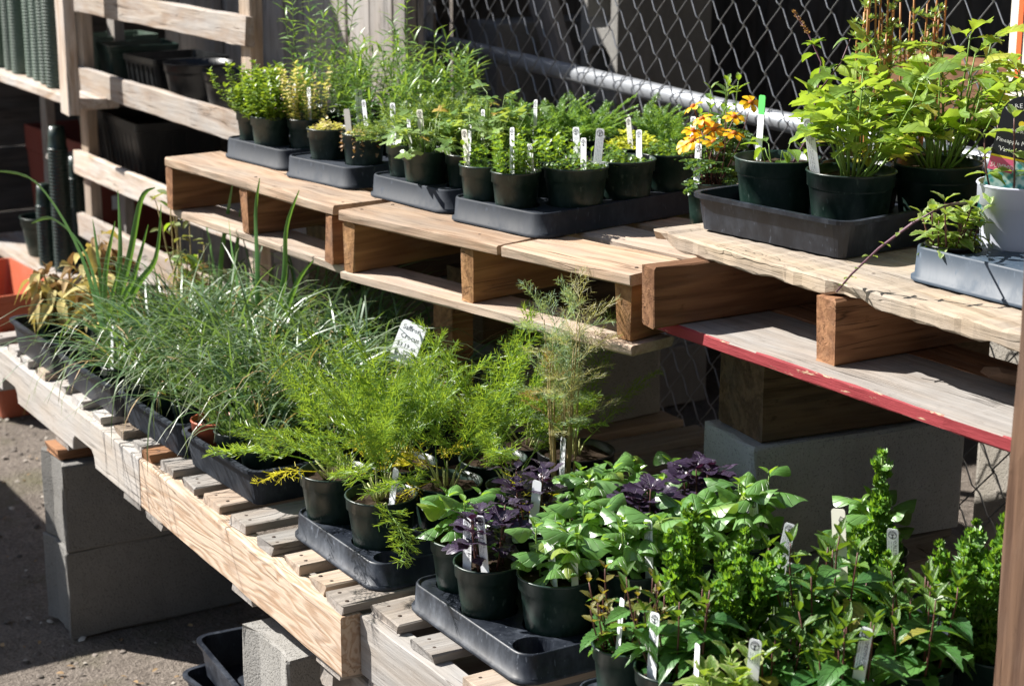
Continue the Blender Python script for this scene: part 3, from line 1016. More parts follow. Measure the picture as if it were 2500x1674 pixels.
hollow_block('hollow pale concrete block, topmost of the column behind the fence', (-4.76, 3.12, 0.986), (0, 0, R(2)), 1)
hollow_block('hollow pale concrete block in the middle of the column behind the fence', (-4.755, 3.12, 0.593), (0, 0, R(-1)), 2)
hollow_block('hollow pale concrete block at the foot of the column behind the fence', (-4.76, 3.12, 0.20), (0, 0, R(1)), 3)
cblock('solid pale block under the hollow block column behind the fence', (-4.77, 3.11, 0.0), 0, (.21, .38, .197), 'concretepale', 15)
for k, z in enumerate((0.0, .4, .8)):
    cblock(('lowest', 'middle', 'topmost')[k] + ' large gray block in the shaded stack behind the fence', (-5.26, 3.0, z), R(1 - k), (.20, .45, .398), 'concrete', 20 + k, None, False)
# low concrete slab wall beyond the fence
lw = box_bm(1.3, .10, .93, .008, 2, .001, 5)
o = obj('concrete_wall', bm_mesh(lw), M['concretepale'], None, (-2.62, 2.72, 0))
tag(o, 'low pale concrete wall just beyond the chain link fence', 'wall')


# ------------------------------------------------------------------ chain link fence
FY = 2.58
fe = thing('chain_link_fence', 'galvanised chain link fence with one thick horizontal rail', 'fence', (-4.78, FY, 0))
V, F = tube([(0, 0, 0), (0, 0, 1.9)], .028, 14)
obj('post', mesh_of('post', V, F, None, None, True), M['galv'], fe)
V, F = tube([(.03, .0, 1.193), (1.6, 0, 1.143), (3.6, 0, 1.125)], .0225, 14)
obj('rail', mesh_of('rail', V, F, None, None, True), M['galv'], fe)
V, F = tube([(.06, -.03, .05), (.06, -.03, 1.8)], .008, 6)
obj('tension_bar', mesh_of('tension_bar', V, F, None, None, True), M['galv'], fe)
for z in (1.28, .7):
    V, F = lathe([(.0285, -.012), (.034, -.012), (.034, .012), (.0285, .012)], 14)
    obj('band', mesh_of('band', V, F), M['galv'], fe, (0, 0, z))
V, F = [], []
pw, ph = .041, .100
for i in range(86):
    x0 = .06 + i * pw
    pts = []
    for k in range(int(1.75 / (ph / 2)) + 1):
        s = (1 if (k % 2) else -1) * (1 if i % 2 else -1)
        z = .05 + k * ph / 2
        pts.append((x0 + s * (pw / 2 - .006), -.036 + .0035, z - .007))
        pts.append((x0 + s * (pw / 2 + .002), -.036, z))
        pts.append((x0 + s * (pw / 2 - .006), -.036 - .0035, z + .007))
    jr = random.Random(i)
    ox, oz = jr.uniform(-.002, .002), 0
    pts = [(x + ox + .0025 * math.sin(z * 3 + i * .2), y, z + .004 * math.sin(x * 2.5)) for x, y, z in pts]
    tube(pts, .0018, 4, V, F)
w = obj('wire_mesh', mesh_of('wire_mesh', V, F, None, None, True), M['wire'], fe, kind='stuff')


# ------------------------------------------------------------------ pots
def pot_profile(rt, rb, h, rim=.24, lip=.0022):
    zr = h * (1 - rim)
    rz = rb + (rt - .003 - rb) * (1 - rim)
    return [(0.001, .001), (rb - .004, .0), (rb, .003), (rb + (rz - rb) * .5, zr * .5), (rz, zr), (rz + .003, zr + .0015), (rt - lip, h - .004), (rt, h - .002), (rt - .001, h), (rt - .0035, h), (rt - .006, zr), (rb + (rz - rb) * .8 - .003, zr * .75), (0.001, zr * .74)]


POT = dict(
    g5=(.061, .046, .097, 'potgreen', 2), g4=(.047, .035, .090, 'potgreen', 2), g45=(.053, .039, .094, 'potgreen', 2),
    g6=(.073, .056, .110, 'potgreen', 2), b6=(.070, .054, .100, 'potblack', 2), w6=(.067, .052, .135, 'potwhite', 2),
    t4=(.046, .033, .088, 'terra', 2), s4=(.054, .040, .088, 'potgreen', 7), b5=(.060, .046, .085, 'potblack', 2), b4=(.040, .033, .05, 'potblack', 2))
PM = {}
for k, (rt, rb, h, mt, n) in POT.items():
    V, F = lathe(pot_profile(rt, rb, h), 32 if n == 2 else 40, n)
    PM[k] = mesh_of('pot_' + k, V, F, None, None, True)
    PM[k].materials.append(M[mt])
    SV, SF = [(0, 0, .004)], []
    rr = random.Random(5)
    sr = rt - .0065
    for ring, q in ((1, .5), (2, 1.0)):
        for i in range(16):
            a = 2 * PI * (i + .5) / 16
            c, s = math.cos(a), math.sin(a)
            w = (abs(c) ** n + abs(s) ** n) ** (-1.0 / n)
            SV.append((sr * q * w * c, sr * q * w * s, rr.uniform(-.003, .004)))
    for i in range(16):
        SF.append((0, 1 + i, 1 + (i + 1) % 16))
        a, b = 1 + i, 1 + (i + 1) % 16
        SF.append((a, a + 16, b + 16, b))
    pm = mesh_of('soil_' + k, SV, SF)
    pm.materials.append(M['soil'])
    PM['soil_' + k] = pm
ppv, ppf = [], []
rr = random.Random(8)
for i in range(26):
    a, q, s = rr.uniform(0, 6.28), rr.uniform(.005, .034), rr.uniform(.0012, .0024)
    b = len(ppv)
    cx, cy, cz0 = q * math.cos(a), q * math.sin(a), .002
    ppv += [(cx + s, cy, cz0), (cx, cy + s, cz0), (cx - s, cy, cz0), (cx, cy - s, cz0), (cx, cy, cz0 + s * 1.4)]
    ppf += [(b, b + 1, b + 4), (b + 1, b + 2, b + 4), (b + 2, b + 3, b + 4), (b + 3, b, b + 4)]
PM['perl'] = mesh_of('perlite', ppv, ppf)
PM['perl'].materials.append(M['perlite'])

POTS = []       # every placed pot: (x, y, rim z, rim radius, soil z)


# ------------------------------------------------------------------ trays
def rrect(w, d, r, k=5):
    pts = []
    for (cx, cy, a0) in ((w - r, r, -90), (w - r, d - r, 0), (r, d - r, 90), (r, r, 180)):
        for i in range(k + 1):
            a = R(a0 + 90 * i / k)
            pts.append((cx + r * math.cos(a), cy + r * math.sin(a)))
    return pts


def molded_tray(label, p, ang, w, d, h, holes, mat, notch=False):
    """Tray with a flat top pierced by round pot holes."""
    root = thing('pot_tray', label, 'tray', (p[0], p[1], p[2]), ang, 'moulded pot trays')
    V, F = [], []
    lv = [(-.006, 0.0), (-.006, .005), (-.001, .0062), (.0015, h - .003), (.003, h - .0006), (.0045, h), (.006, h - .0005), (.008, h - .004)]
    k = None
    for (ins, z) in lv:
        loop = rrect(w - 2 * ins, d - 2 * ins, max(.012, .032 - ins), 5)
        k = len(loop)
        for (x, y) in loop:
            zz = z
            if notch and z < .01 and y > .28 and y < d - .05:
                zz = z + min(.028, (y - .28) * .8)
            V.append((x + ins, y + ins, zz))
    for i in range(len(lv) - 1):
        for j in range(k):
            a, b = i * k + j, i * k + (j + 1) % k
            F.append((a, b, b + k, a + k))
    obj('skirt', mesh_of('skirt', V, F, None, None, True), M[mat], root)
    loop = [(x + .008, y + .008) for x, y in rrect(w - .016, d - .016, .024, 5)]
    vs, es = [], []
    for lp in [loop] + [[(cx + r * math.cos(2 * PI * i / 24), cy + r * math.sin(2 * PI * i / 24)) for i in range(24)] for (cx, cy, r) in holes]:
        b = len(vs)
        vs += [Vector(q) for q in lp]
        es += [(b + i, b + (i + 1) % len(lp)) for i in range(len(lp))]
    v2, f2 = pierced(vs, es, [[(cx + r * math.cos(2 * PI * i / 24), cy + r * math.sin(2 * PI * i / 24)) for i in range(24)] for (cx, cy, r) in holes])
    TV = [(q.x, q.y, h - .004) for q in v2]
    TF = [tuple(f) for f in f2]
    for (cx, cy, r) in holes:
        b = len(TV)
        prof = ((r, h - .004), (r - .0008, h - .008), (r - .003, .012), (r - .005, .0022), (0.004, .002))
        for (q, z) in prof:
            TV += [(cx + q * math.cos(2 * PI * i / 24), cy + q * math.sin(2 * PI * i / 24), z) for i in range(24)]
        for m_ in range(len(prof) - 1):
            for i in range(24):
                a, c = b + m_ * 24 + i, b + m_ * 24 + (i + 1) % 24
                TF.append((a, a + 24, c + 24, c))
    obj('cell_plate', mesh_of('cell_plate', TV, TF), M[mat], root)
    return root


def open_tray(label, p, ang, w, d, h, mat, ribs=True, group=None):
    root = thing('open_tray', label, 'tray', (p[0], p[1], p[2]), ang, group)
    V, F = [], []
    lv = [(.012, .002), (.012, 0), (.010, .0), (.0, h), (-.006, h), (-.008, h - .004), (-.0085, h + .0025), (.002, h + .0025), (.012, .004)]
    for (ins, z) in lv:
        loop = rrect(w - 2 * ins, d - 2 * ins, max(.012, .026 - ins), 4)
        k = len(loop)
        V += [(x + ins, y + ins, z) for x, y in loop]
    for i in range(1, len(lv) - 1):
        for j in range(k):
            a, b = i * k + j, i * k + (j + 1) % k
            F.append((a, b, b + k, a + k))
    F.append(tuple(range(k, 2 * k)))
    F.append(tuple(range((len(lv) - 1) * k, len(lv) * k)))
    obj('shell', mesh_of('shell', V, F), M[mat], root)
    return root


def relax(pots, bounds=None, it=80, fixed=()):
    """pots: [x, y, r, rb]; push apart; keep the foot inside bounds (x0, y0, x1, y1) in tray space."""
    for _ in range(it):
        for i in range(len(pots)):
            for j in range(i):
                a, b = pots[i], pots[j]
                dx, dy = a[0] - b[0], a[1] - b[1]
                dd = math.hypot(dx, dy) or 1e-6
                need = (a[2] + b[2]) * 1.004 + .001
                if dd < need:
                    k = (need - dd) / dd * .5
                    a[0] += dx * k
                    a[1] += dy * k
                    b[0] -= dx * k
                    b[1] -= dy * k
        for a in pots:
            for b in fixed:
                dx, dy = a[0] - b[0], a[1] - b[1]
                dd = math.hypot(dx, dy) or 1e-6
                need = a[3] + b[3] + .006
                if dd < need:
                    a[0] += dx / dd * (need - dd)
                    a[1] += dy / dd * (need - dd)
        if bounds:
            for a in pots:
                a[0] = min(max(a[0], bounds[0] + a[3]), bounds[2] - a[3])
                a[1] = min(max(a[1], bounds[1] + a[3]), bounds[3] - a[3])
    return pots


exec_plants = []    # (tray base, list) filled below


# ------------------------------------------------------------------ leaf shapes shared by all plants
LM = {}


def lm(key, mat, n, fn):
    LM[key] = []
    for i in range(n):
        me = fn(i)
        me.materials.append(mat)
        LM[key].append(me)


lm('basil', G['basil'], 4, lambda i: leaf_mesh('leaf', .050, .038, 12, 3, .48, -.14, .16 + .10 * i, .02, 0, .012, .009, .2, i))
lm('basiltip', G['basiltip'], 3, lambda i: leaf_mesh('leaf', .026, .014, 6, 2, .42, .35, .2, .01, 0, .01, .003, 1, i))
lm('purple', G['purple'], 4, lambda i: leaf_mesh('leaf', .046, .036, 10, 2, .48, .05, .25 + .1 * i, .02, .09, .05, .010, 1, i))
lm('mint', G['mint'], 4, lambda i: leaf_mesh('leaf', .05, .027, 12, 2, .36, .25, .22 + .12 * i, .012, .08, .01, .004, 1.6, i))
lm('minttip', G['minttip'], 3, lambda i: leaf_mesh('leaf', .03, .012, 8, 2, .38, .4, .1, .012, .08, .01, .002, 1.6, i))
lm('mintred', G['mintred'], 3, lambda i: leaf_mesh('leaf', .024, .014, 6, 2, .45, .25, .25, .01, .08, .01, .004, 1, i))
lm('pmint', G['pmint'], 4, lambda i: leaf_mesh('leaf', .032, .021, 8, 2, .48, .18, .3 + .1 * i, .025, .09, .04, .003, .6, i))
lm('sage', G['sage'], 4, lambda i: leaf_mesh('leaf', .058, .03, 8, 2, .45, .35, .55 + .2 * i, .015, 0, .05, .014, .6, i))
lm('sageb', G['sageb'], 3, lambda i: leaf_mesh('leaf', .052, .026, 8, 2, .45, .6, .7 + .2 * i, .02, 0, .06, .014, .6, i))
lm('sageg', G['sageg'], 3, lambda i: leaf_mesh('leaf', .036, .014, 6, 2, .5, .25, .2, .01, 0, .02, .006, .6, i))
lm('lovage', G['lovage'], 3, lambda i: lobed_mesh('leaflet', .052, .042, 3, .42, .3, .008, i, -1.2, .12, 7))
lm('lovage2', G['lovage'], 3, lambda i: leaf_mesh('leaflet', .058, .034, 10, 2, .62, .3, .2 + .1 * i, 0, .16, .03, .008, .3, i))
lm('lovagey', G['lovagey'], 2, lambda i: leaf_mesh('leaflet', .042, .022, 8, 2, .6, .25, .3, 0, .14, .03, .008, .3, i))
lm('ger', G['ger'], 4, lambda i: lobed_mesh('leaf', .034, .036, 5, .38, .25, .016, i, -1.3, .08, 4))
lm('broad', G['broad'], 3, lambda i: leaf_mesh('leaf', .045, .026, 8, 2, .42, .2, .35 + .15 * i, .012, .05, .02, .008, .8, i))
lm('bushleaf', G['broad'], 3, lambda i: leaf_mesh('leaf', .026, .014, 6, 2, .42, .25, .25, .01, .0, .02, .003, .8, i))
T_SMALL = tleaf(.011, .0075, .25, .15)
T_ROUND = tleaf(.008, .0068, .2, .1)
T_NARROW = tleaf(.036, .0052, .3, .25)
T_FLESHY = tleaf(.012, .0045, .1, -.1)
T_CURL = None


def make_curl():
    r = random.Random(4)
    V, U, F = [(0, 0, 0)], [(0, .5)], []
    n = 10
    for s in (.55, 1.0):
        for i in range(n + 1):
            a = -1.9 + 3.8 * i / n
            q = s * (1 + .22 * (1 if i % 2 else -1) * s)
            V.append((.007 + .010 * q * math.cos(a), .010 * q * math.sin(a), .004 * s * (1 if i % 2 else -1) + .002 * s))
            U.append((s, i / n))
    for i in range(n):
        F.append((0, 1 + i, 2 + i))
        F.append((1 + i, 1 + i + n + 1, 2 + i + n + 1, 2 + i))
    return V, F, U


T_CURL = make_curl()


def curve_stem(p0, az, lean, h, r, n=5, sway=.15):
    """points of a rising stem"""
    pts = [Vector(p0)]
    el = PI / 2 - lean
    for i in range(n):
        az += r.uniform(-sway, sway)
        e = min(PI / 2, el + (PI / 2 - el) * (i / n) * .7 + r.uniform(-sway, sway) * .5)
        st = h / n
        pts.append(pts[-1] + Vector((math.cos(az) * math.cos(e), math.sin(az) * math.cos(e), math.sin(e))) * st)
    return pts


def at(pts, t):
    x = t * (len(pts) - 1)
    i = min(int(x), len(pts) - 2)
    return pts[i].lerp(pts[i + 1], x - i)


def finish_stems(root, V, F, mat, name='stem'):
    if V:
        obj(name, mesh_of(name, V, F, None, None, True), mat, root)


def lf(root, key, r, p, az, el, roll=0, s=1.0, name='leaf'):
    return obj(name, r.choice(LM[key]), None, root, mtx=orient(p, az, el, roll, s))


# ---- basil
def basil(root, z, rt, seed, kind='basil', stems=3, h=.085, sc=1.02):
    stems += 2
    h *= .86
    r = random.Random(seed)
    V, F = [], []
    for k in range(stems):
        a0 = 2 * PI * k / stems + r.uniform(-.6, .6)
        q = rt * r.uniform(.15, .55) if stems > 1 else 0
        hh = h * r.uniform(.75, 1.15)
        pts = curve_stem((q * math.cos(a0), q * math.sin(a0), z - .004), a0, r.uniform(.05, .35), hh, r)
        tube(pts, [.0019 * (1 - .4 * i / 5) for i in range(6)], 5, V, F)
        az = r.uniform(0, PI)
        for (t, s, el) in ((.34, .62, .0), (.55, .85, .05), (.76, 1.0, .12), (.94, .92, .35)):
            p = at(pts, t)
            for side in (0, PI):
                lf(root, kind, r, p, az + side + r.uniform(-.25, .25), el + (.1 if kind == 'basil' else .35) + r.uniform(-.22, .22), r.uniform(-.3, .3), s * sc * r.uniform(.8, 1.12))
            az += PI / 2 + r.uniform(-.2, .2)
        p = at(pts, 1.0)
        tipk = 'basiltip' if kind == 'basil' else kind
        for side in (0, PI):
            lf(root, tipk, r, p, az + side, .75 + r.uniform(-.2, .3), 0, sc * (.72 if kind == 'basil' else .5))
    finish_stems(root, V, F, G['stemg'] if kind == 'basil' else G['stemr'])


# ---- mint with paired toothed leaves
def mint(root, z, rt, seed, stems=9, h=.15, kind='mint', tip='minttip', sc=1.0, stem='stemr', spread=.3, low=.12):
    r = random.Random(seed)
    V, F = [], []
    for k in range(stems):
        a0 = r.uniform(0, 2 * PI)
        q = rt * .8 * math.sqrt(r.random())
        hh = h * r.uniform(.6, 1.12)
        pts = curve_stem((q * math.cos(a0), q * math.sin(a0), z - .004), a0, r.uniform(0, spread), hh, r, 6)
        tube(pts, [.0017 * (1 - .4 * i / 6) for i in range(7)], 5, V, F)
        az = r.uniform(0, PI)
        nn = max(3, int(hh / .026))
        for i in range(nn):
            t = low + (1 - low) * i / (nn - .2)
            s = (.55 + .45 * math.sin(PI * min(1, (i + .8) / nn))) * sc
            for side in (0, PI):
                key = kind if (i < nn - 1) else tip
                lf(root, key, r, at(pts, t), az + side + r.uniform(-.25, .25), (.12 if i < nn - 1 else .6) + r.uniform(-.25, .25), r.uniform(-.3, .3), s * r.uniform(.8, 1.1) if i < nn - 1 else sc)
            az += PI / 2
        for side in (0, PI):
            lf(root, tip, r, at(pts, 1), az + side, 1.0, 0, sc * .75)
    finish_stems(root, V, F, G[stem])


# ---- bushy plants with many small leaves (one joined mesh)
def bushy(root, z, rt, seed, stems=26, h=.1, tmpl=T_SMALL, mat='thyme', step=.008, spread=.5, sc=1.0, stem='stemg', over=1.05, lo=.15, elv=.45, side=3, hvar=.5):
    r = random.Random(seed)
    V, F = [], []
    P, A, E_, S, Q = [], [], [], [], []
    for k in range(stems):
        a0 = r.uniform(0, 2 * PI)
        q = rt * .92 * math.sqrt(r.random())
        hh = h * r.uniform(1 - hvar, 1.1)
        pts = curve_stem((q * math.cos(a0), q * math.sin(a0), z - .004), a0 + r.uniform(-.5, .5), r.uniform(.0, spread) * (q / rt + .25), hh, r, 5, .2)
        tube(pts, [.0011, .001, .0009, .0008, .0007, .0005], 3, V, F, False)
        n = max(2, int(hh / step))
        az = r.uniform(0, 6)
        tone = r.uniform(-.25, .25)
        for i in range(n):
            t = lo + (1 - lo) * i / max(1, n - 1)
            p = at(pts, t)
            for j in range(side):
                P.append(tuple(p))
                A.append(az + 2 * PI * j / side + r.uniform(-.4, .4))
                E_.append(elv + r.uniform(-.45, .45) + (.4 if i == n - 1 else 0))
                S.append(sc * r.uniform(.65, 1.2))
                Q.append(min(1, max(0, .15 + .6 * t + tone + r.uniform(-.2, .2))))
            az += 1.3
    finish_stems(root, V, F, G[stem])
    me = scatter('foliage', tmpl, P, A, E_, npr.uniform(-.5, .5, len(P)), S, Q)
    obj('foliage', me, G[mat], root, kind='stuff')


# ---- low mats and mounds
def mound(root, z, rt, seed, n=420, h=.03, tmpl=T_ROUND, mat='lowth', sc=1.0, over=1.02, hang=0):
    r = random.Random(seed)
    P, A, E_, S, Q = [], [], [], [], []
    bumps = [(r.uniform(-.7, .7) * rt, r.uniform(-.7, .7) * rt, r.uniform(.5, 1)) for _ in range(7)]
    for k in range(n):
        a = r.uniform(0, 2 * PI)
        q = rt * over * math.sqrt(r.random())
        x, y = q * math.cos(a), q * math.sin(a)
        b = max(math.exp(-((x - bx) ** 2 + (y - by) ** 2) / (.35 * rt) ** 2) * w for bx, by, w in bumps)
        zz = z + h * (.25 + .75 * b) * r.uniform(.35, 1.05)
        P.append((x, y, zz))
        A.append(r.uniform(0, 6.28))
        E_.append(r.uniform(.0, .9))
        S.append(sc * r.uniform(.7, 1.25))
        Q.append(min(1, max(0, r.uniform(.0, .6) + .4 * b)))
    me = scatter('foliage', tmpl, P, A, E_, npr.uniform(-.6, .6, n), S, Q)
    obj('foliage', me, G[mat], root, kind='stuff')
    if hang:
        V, F, Q = [], [], []
        P, A, E_, S, Q = [], [], [], [], []
        for k in range(hang):
            a = r.uniform(0, 6.28)
            for i in range(9):
                P.append((rt * 1.03 * math.cos(a), rt * 1.03 * math.sin(a), z + .012 - i * .005 * r.uniform(.7, 1.2)))
                A.append(a + r.uniform(-1, 1))
                E_.append(r.uniform(-1, .5))
                S.append(r.uniform(.7, 1.3))
                Q.append(r.random())
        obj('dry_sprigs', scatter('dry_sprigs', tmpl, P, A, E_, npr.uniform(-.6, .6, len(P)), S, Q), G['dillb'], root, kind='stuff')


# ---- grassy blades
def blades(n, base_r, L, el, droop, width, r, cx=0, cy=0, z=0, seg=8, away=0.0):
    rn = np.random.default_rng(r.randrange(1 << 30))
    az = rn.uniform(0, 2 * PI, n)
    q = base_r * np.sqrt(rn.uniform(0, 1, n))
    ln = rn.uniform(L[0], L[1], n)
    e = rn.uniform(el[0], el[1], n)
    dr = rn.uniform(droop[0], droop[1], n)
    p = np.stack([cx + q * np.cos(az + rn.uniform(-.8, .8, n)), cy + q * np.sin(az), np.full(n, z)], 1)
    w = rn.uniform(.8, 1.25, n) * width / 2
    tw = rn.uniform(-.7, .7, n)
    V = np.empty((n, seg + 1, 2, 3))
    U = np.empty((n, seg + 1, 2, 2))
    for i in range(seg + 1):
        t = i / seg
        ww = w * (1 - .85 * t ** 3) if i < seg else w * .08
        sd = np.stack([-np.sin(az + tw), np.cos(az + tw), np.sin(tw * 1.3) * .5], 1)
        V[:, i, 0] = p - sd * ww[:, None]
        V[:, i, 1] = p + sd * ww[:, None]
        U[:, i, :, 0] = t
        U[:, i, 0, 1] = 0
        U[:, i, 1, 1] = 1
        d = np.stack([np.cos(az) * np.cos(e), np.sin(az) * np.cos(e), np.sin(e)], 1)
        p = p + d * (ln / seg)[:, None]
        e = e - dr / seg * (0.5 + 1.0 * t)
        e = np.maximum(e, -1.45)
        az = az + rn.uniform(-.09, .09, n)
    F = []
    for b in range(n):
        o = b * (seg + 1) * 2
        for i in range(seg):
            a = o + i * 2
            F.append((a, a + 1, a + 3, a + 2))
    rnd = np.repeat(rn.uniform(0, 1, n), seg)
    return mesh_of('blades', V.reshape(-1, 3), F, U.reshape(-1, 2), rnd, True)


def crocus(root, z, rt, seed, n=85, L=(.15, .33), el=(.9, 1.5), droop=(1.3, 3.0)):
    r = random.Random(seed)
    obj('foliage', blades(int(n * .8), rt * .55, (L[0], L[1] * 1.08), el, droop, .0043, r, z=z - .004), G['crocus'], root, kind='stuff')
    obj('dry_foliage', blades(max(2, n // 14), rt * .6, (L[0] * .8, L[1] * .9), el, droop, .003, r, z=z - .004), G['crocusdry'], root, kind='stuff')
    if seed % 3 == 0:
        obj('perlite', PM['perl'], None, root, (0, 0, z + .001))


def strap(root, pts, w, mat, name='leaf', sub=5, fold=.35):
    """Long strap leaf through the given points."""
    pts = [Vector(p) for p in pts]
    P = []
    n = len(pts)
    for i in range(n - 1):
        p0, p1, p2, p3 = pts[max(0, i - 1)], pts[i], pts[i + 1], pts[min(n - 1, i + 2)]
        for k in range(sub):
            t = k / sub
            P.append(.5 * ((2 * p1) + (p2 - p0) * t + (2 * p0 - 5 * p1 + 4 * p2 - p3) * t * t + (-p0 + 3 * p1 - 3 * p2 + p3) * t ** 3))
    P.append(pts[-1])
    V, F, U = [], [], []
    m = len(P)
    for i in range(m):
        t = (P[min(m - 1, i + 1)] - P[max(0, i - 1)]).normalized()
        s = t.cross(Vector((-.4, .75, .52))).normalized()
        nn = s.cross(t)
        u = i / (m - 1)
        ww = w / 2 * (1 - .9 * u ** 2.2)
        V += [tuple(P[i] - s * ww + nn * ww * fold), tuple(P[i]), tuple(P[i] + s * ww + nn * ww * fold)]
        U += [(u, 0), (u, .5), (u, 1)]
    for i in range(m - 1):
        a = i * 3
        F += [(a, a + 3, a + 4, a + 1), (a + 1, a + 4, a + 5, a + 2)]
    return obj(name, mesh_of('leaf', V, F, U, None, True), mat, root)


# ---- threadlike fronds
def feather(L, pairs, pl, sub, thread, wid, curl, seed, start=.22, spread3=.6, rach=.0011, flat=False, dens=1):
    r = random.Random(seed)
    V, F, U, Q = [], [], [], []
    n = 7
    pts = [Vector((L * i / n, .006 * math.sin(i + seed), -curl * L * (i / n) ** 2)) for i in range(n + 1)]
    tube(pts, [rach * (1 - .75 * i / n) for i in range(n + 1)], 4, V, F, False)
    U += [(0.1, .5)] * len(V)
    Q += [.75] * len(F)

    def th(p, d, l, w):
        side = d.cross(Vector((r.uniform(-1, 1), r.uniform(-1, 1), r.uniform(-1, 1)))).normalized() * w
        b = len(V)
        e = p + d * l
        V.extend([tuple(p - side * .5), tuple(p + side * .5), tuple(e + side * .25), tuple(e - side * .25)])
        U.extend([(.2, 0), (.2, 1), (.7, .5), (.7, .5)])
        F.append((b, b + 1, b + 2, b + 3))

    for i in range(pairs):
        t = start + (1 - start) * (i + .3) / pairs
        p = at(pts, t)
        ax = (at(pts, min(1, t + .05)) - at(pts, max(0, t - .05))).normalized()
        k = (t - start) / (1 - start)
        ln = pl * (1 - .85 * k ** 1.6) * (.55 + .45 * min(1, k * 4))
        for side in (-1, 1):
            ang = r.uniform(.65, 1.0) - .3 * k
            rise = r.uniform(-spread3, spread3)
            d = (ax * math.cos(ang) + (Vector((0, side, 0)) * math.cos(rise) + Vector((0, 0, 1)) * math.sin(rise)) * math.sin(ang)).normalized()
            f0 = len(F)
            th(p, d, ln, wid * 1.4)
            tone = r.uniform(.1, .8)
            m = max(2, int(sub * ln / pl))
            for j in range(m):
                pp = p + d * ln * ((j + .7) / m)
                for s2 in (-1, 1):
                    for _ in range(dens):
                        up = Vector((0, 0, r.uniform(-.7, .8))) if not flat else Vector((0, 0, r.uniform(-.15, .15)))
                        sd = d.cross(Vector((0, 0, 1))).normalized() * s2
                        dd = (d * r.uniform(.5, .95) + sd * r.uniform(.4, .9) + up * .7).normalized()
                        th(pp, dd, thread * (1 - .35 * j / m) * r.uniform(.7, 1.2), wid)
            Q += [min(1, max(0, tone + r.uniform(-.15, .15))) for _ in range(len(F) - f0)]
    return mesh_of('frond', V, F, U, Q, False)


FR = {}
for key, mat, args in (('fennel', 'fennel', (.20, 14, .040, 6, .014, .0012, .2)), ('fennely', 'fennely', (.14, 9, .04, 5, .014, .0017, .25)),
                       ('dill', 'dill', (.13, 8, .05, 4, .02, .0011, .15)), ('dillg', 'dillg', (.11, 8, .045, 5, .016, .0012, .15)), ('dillb', 'dillb', (.11, 7, .045, 4, .016, .0012, .25)),
                       ('yarrow', 'yarrow', (.11, 16, .020, 5, .008, .0022, .45)), ('artem', 'artem', (.07, 9, .02, 4, .009, .002, .25)), ('mari', 'marileaf', (.055, 6, .02, 2, .01, .005, .3))):
    FR[key] = []
    for s in range(4):
        me = feather(*args, seed=s + 1, flat=(key in ('yarrow', 'mari')), dens=2 if key == 'fennel' else 1, spread3=.25 if key in ('yarrow', 'mari') else .6)
        me.materials.append(G[mat])
        FR[key].append(me)


def fronds(root, z, rt, seed, key='fennel', n=12, el=(.5, 1.5), sc=(.7, 1.25), stemlen=.05, stem='stemp', base=.3, yellow=0, sr=.0022, azr=None):
    r = random.Random(seed)
    V, F = [], []
    for k in range(n):
        a0 = r.uniform(0, 2 * PI) if azr is None else r.uniform(*azr)
        e = r.uniform(*el)
        q = rt * base * r.random()
        p0 = Vector((q * math.cos(a0), q * math.sin(a0), z - .004))
        ln = stemlen * r.uniform(.6, 1.3)
        e0 = min(1.5, e + .35)
        p1 = p0 + Vector((math.cos(a0) * math.cos(e0), math.sin(a0) * math.cos(e0), math.sin(e0))) * ln
        tube([p0, p0.lerp(p1, .5), p1], [sr, sr * .8, sr * .55], 5, V, F)
        kk = 'fennely' if k < yellow else key
        obj('frond', r.choice(FR[kk]), None, root, mtx=orient(p1, a0, e if k >= yellow else r.uniform(-.1, .25), r.uniform(-.6, .6), r.uniform(*sc)))
    finish_stems(root, V, F, G[stem])


def dill(root, z, rt, seed):
    r = random.Random(seed)
    V, F = [], []
    for k in range(11):
        a0 = r.uniform(0, 2 * PI)
        pts = curve_stem((.016 * math.cos(a0), .016 * math.sin(a0), z - .004), a0, r.uniform(.02, .12), r.uniform(.16, .30), r, 7, .10)
        tube(pts, [.0026 * (1 - .7 * i / 7) for i in range(8)], 5, V, F)
        kk = r.choice(['dill', 'dill', 'dillg', 'dillg', 'dillg', 'dillb'])
        for t in (.48, .6, .72, .84, .93, 1.0):
            for _ in range(1 if t < .9 else 2):
                obj('frond', r.choice(FR[kk]), None, root, mtx=orient(at(pts, t), r.uniform(0, 6.28), r.uniform(.3, 1.3), 0, r.uniform(.4, .7)))
    finish_stems(root, V, F, G['stemb'])


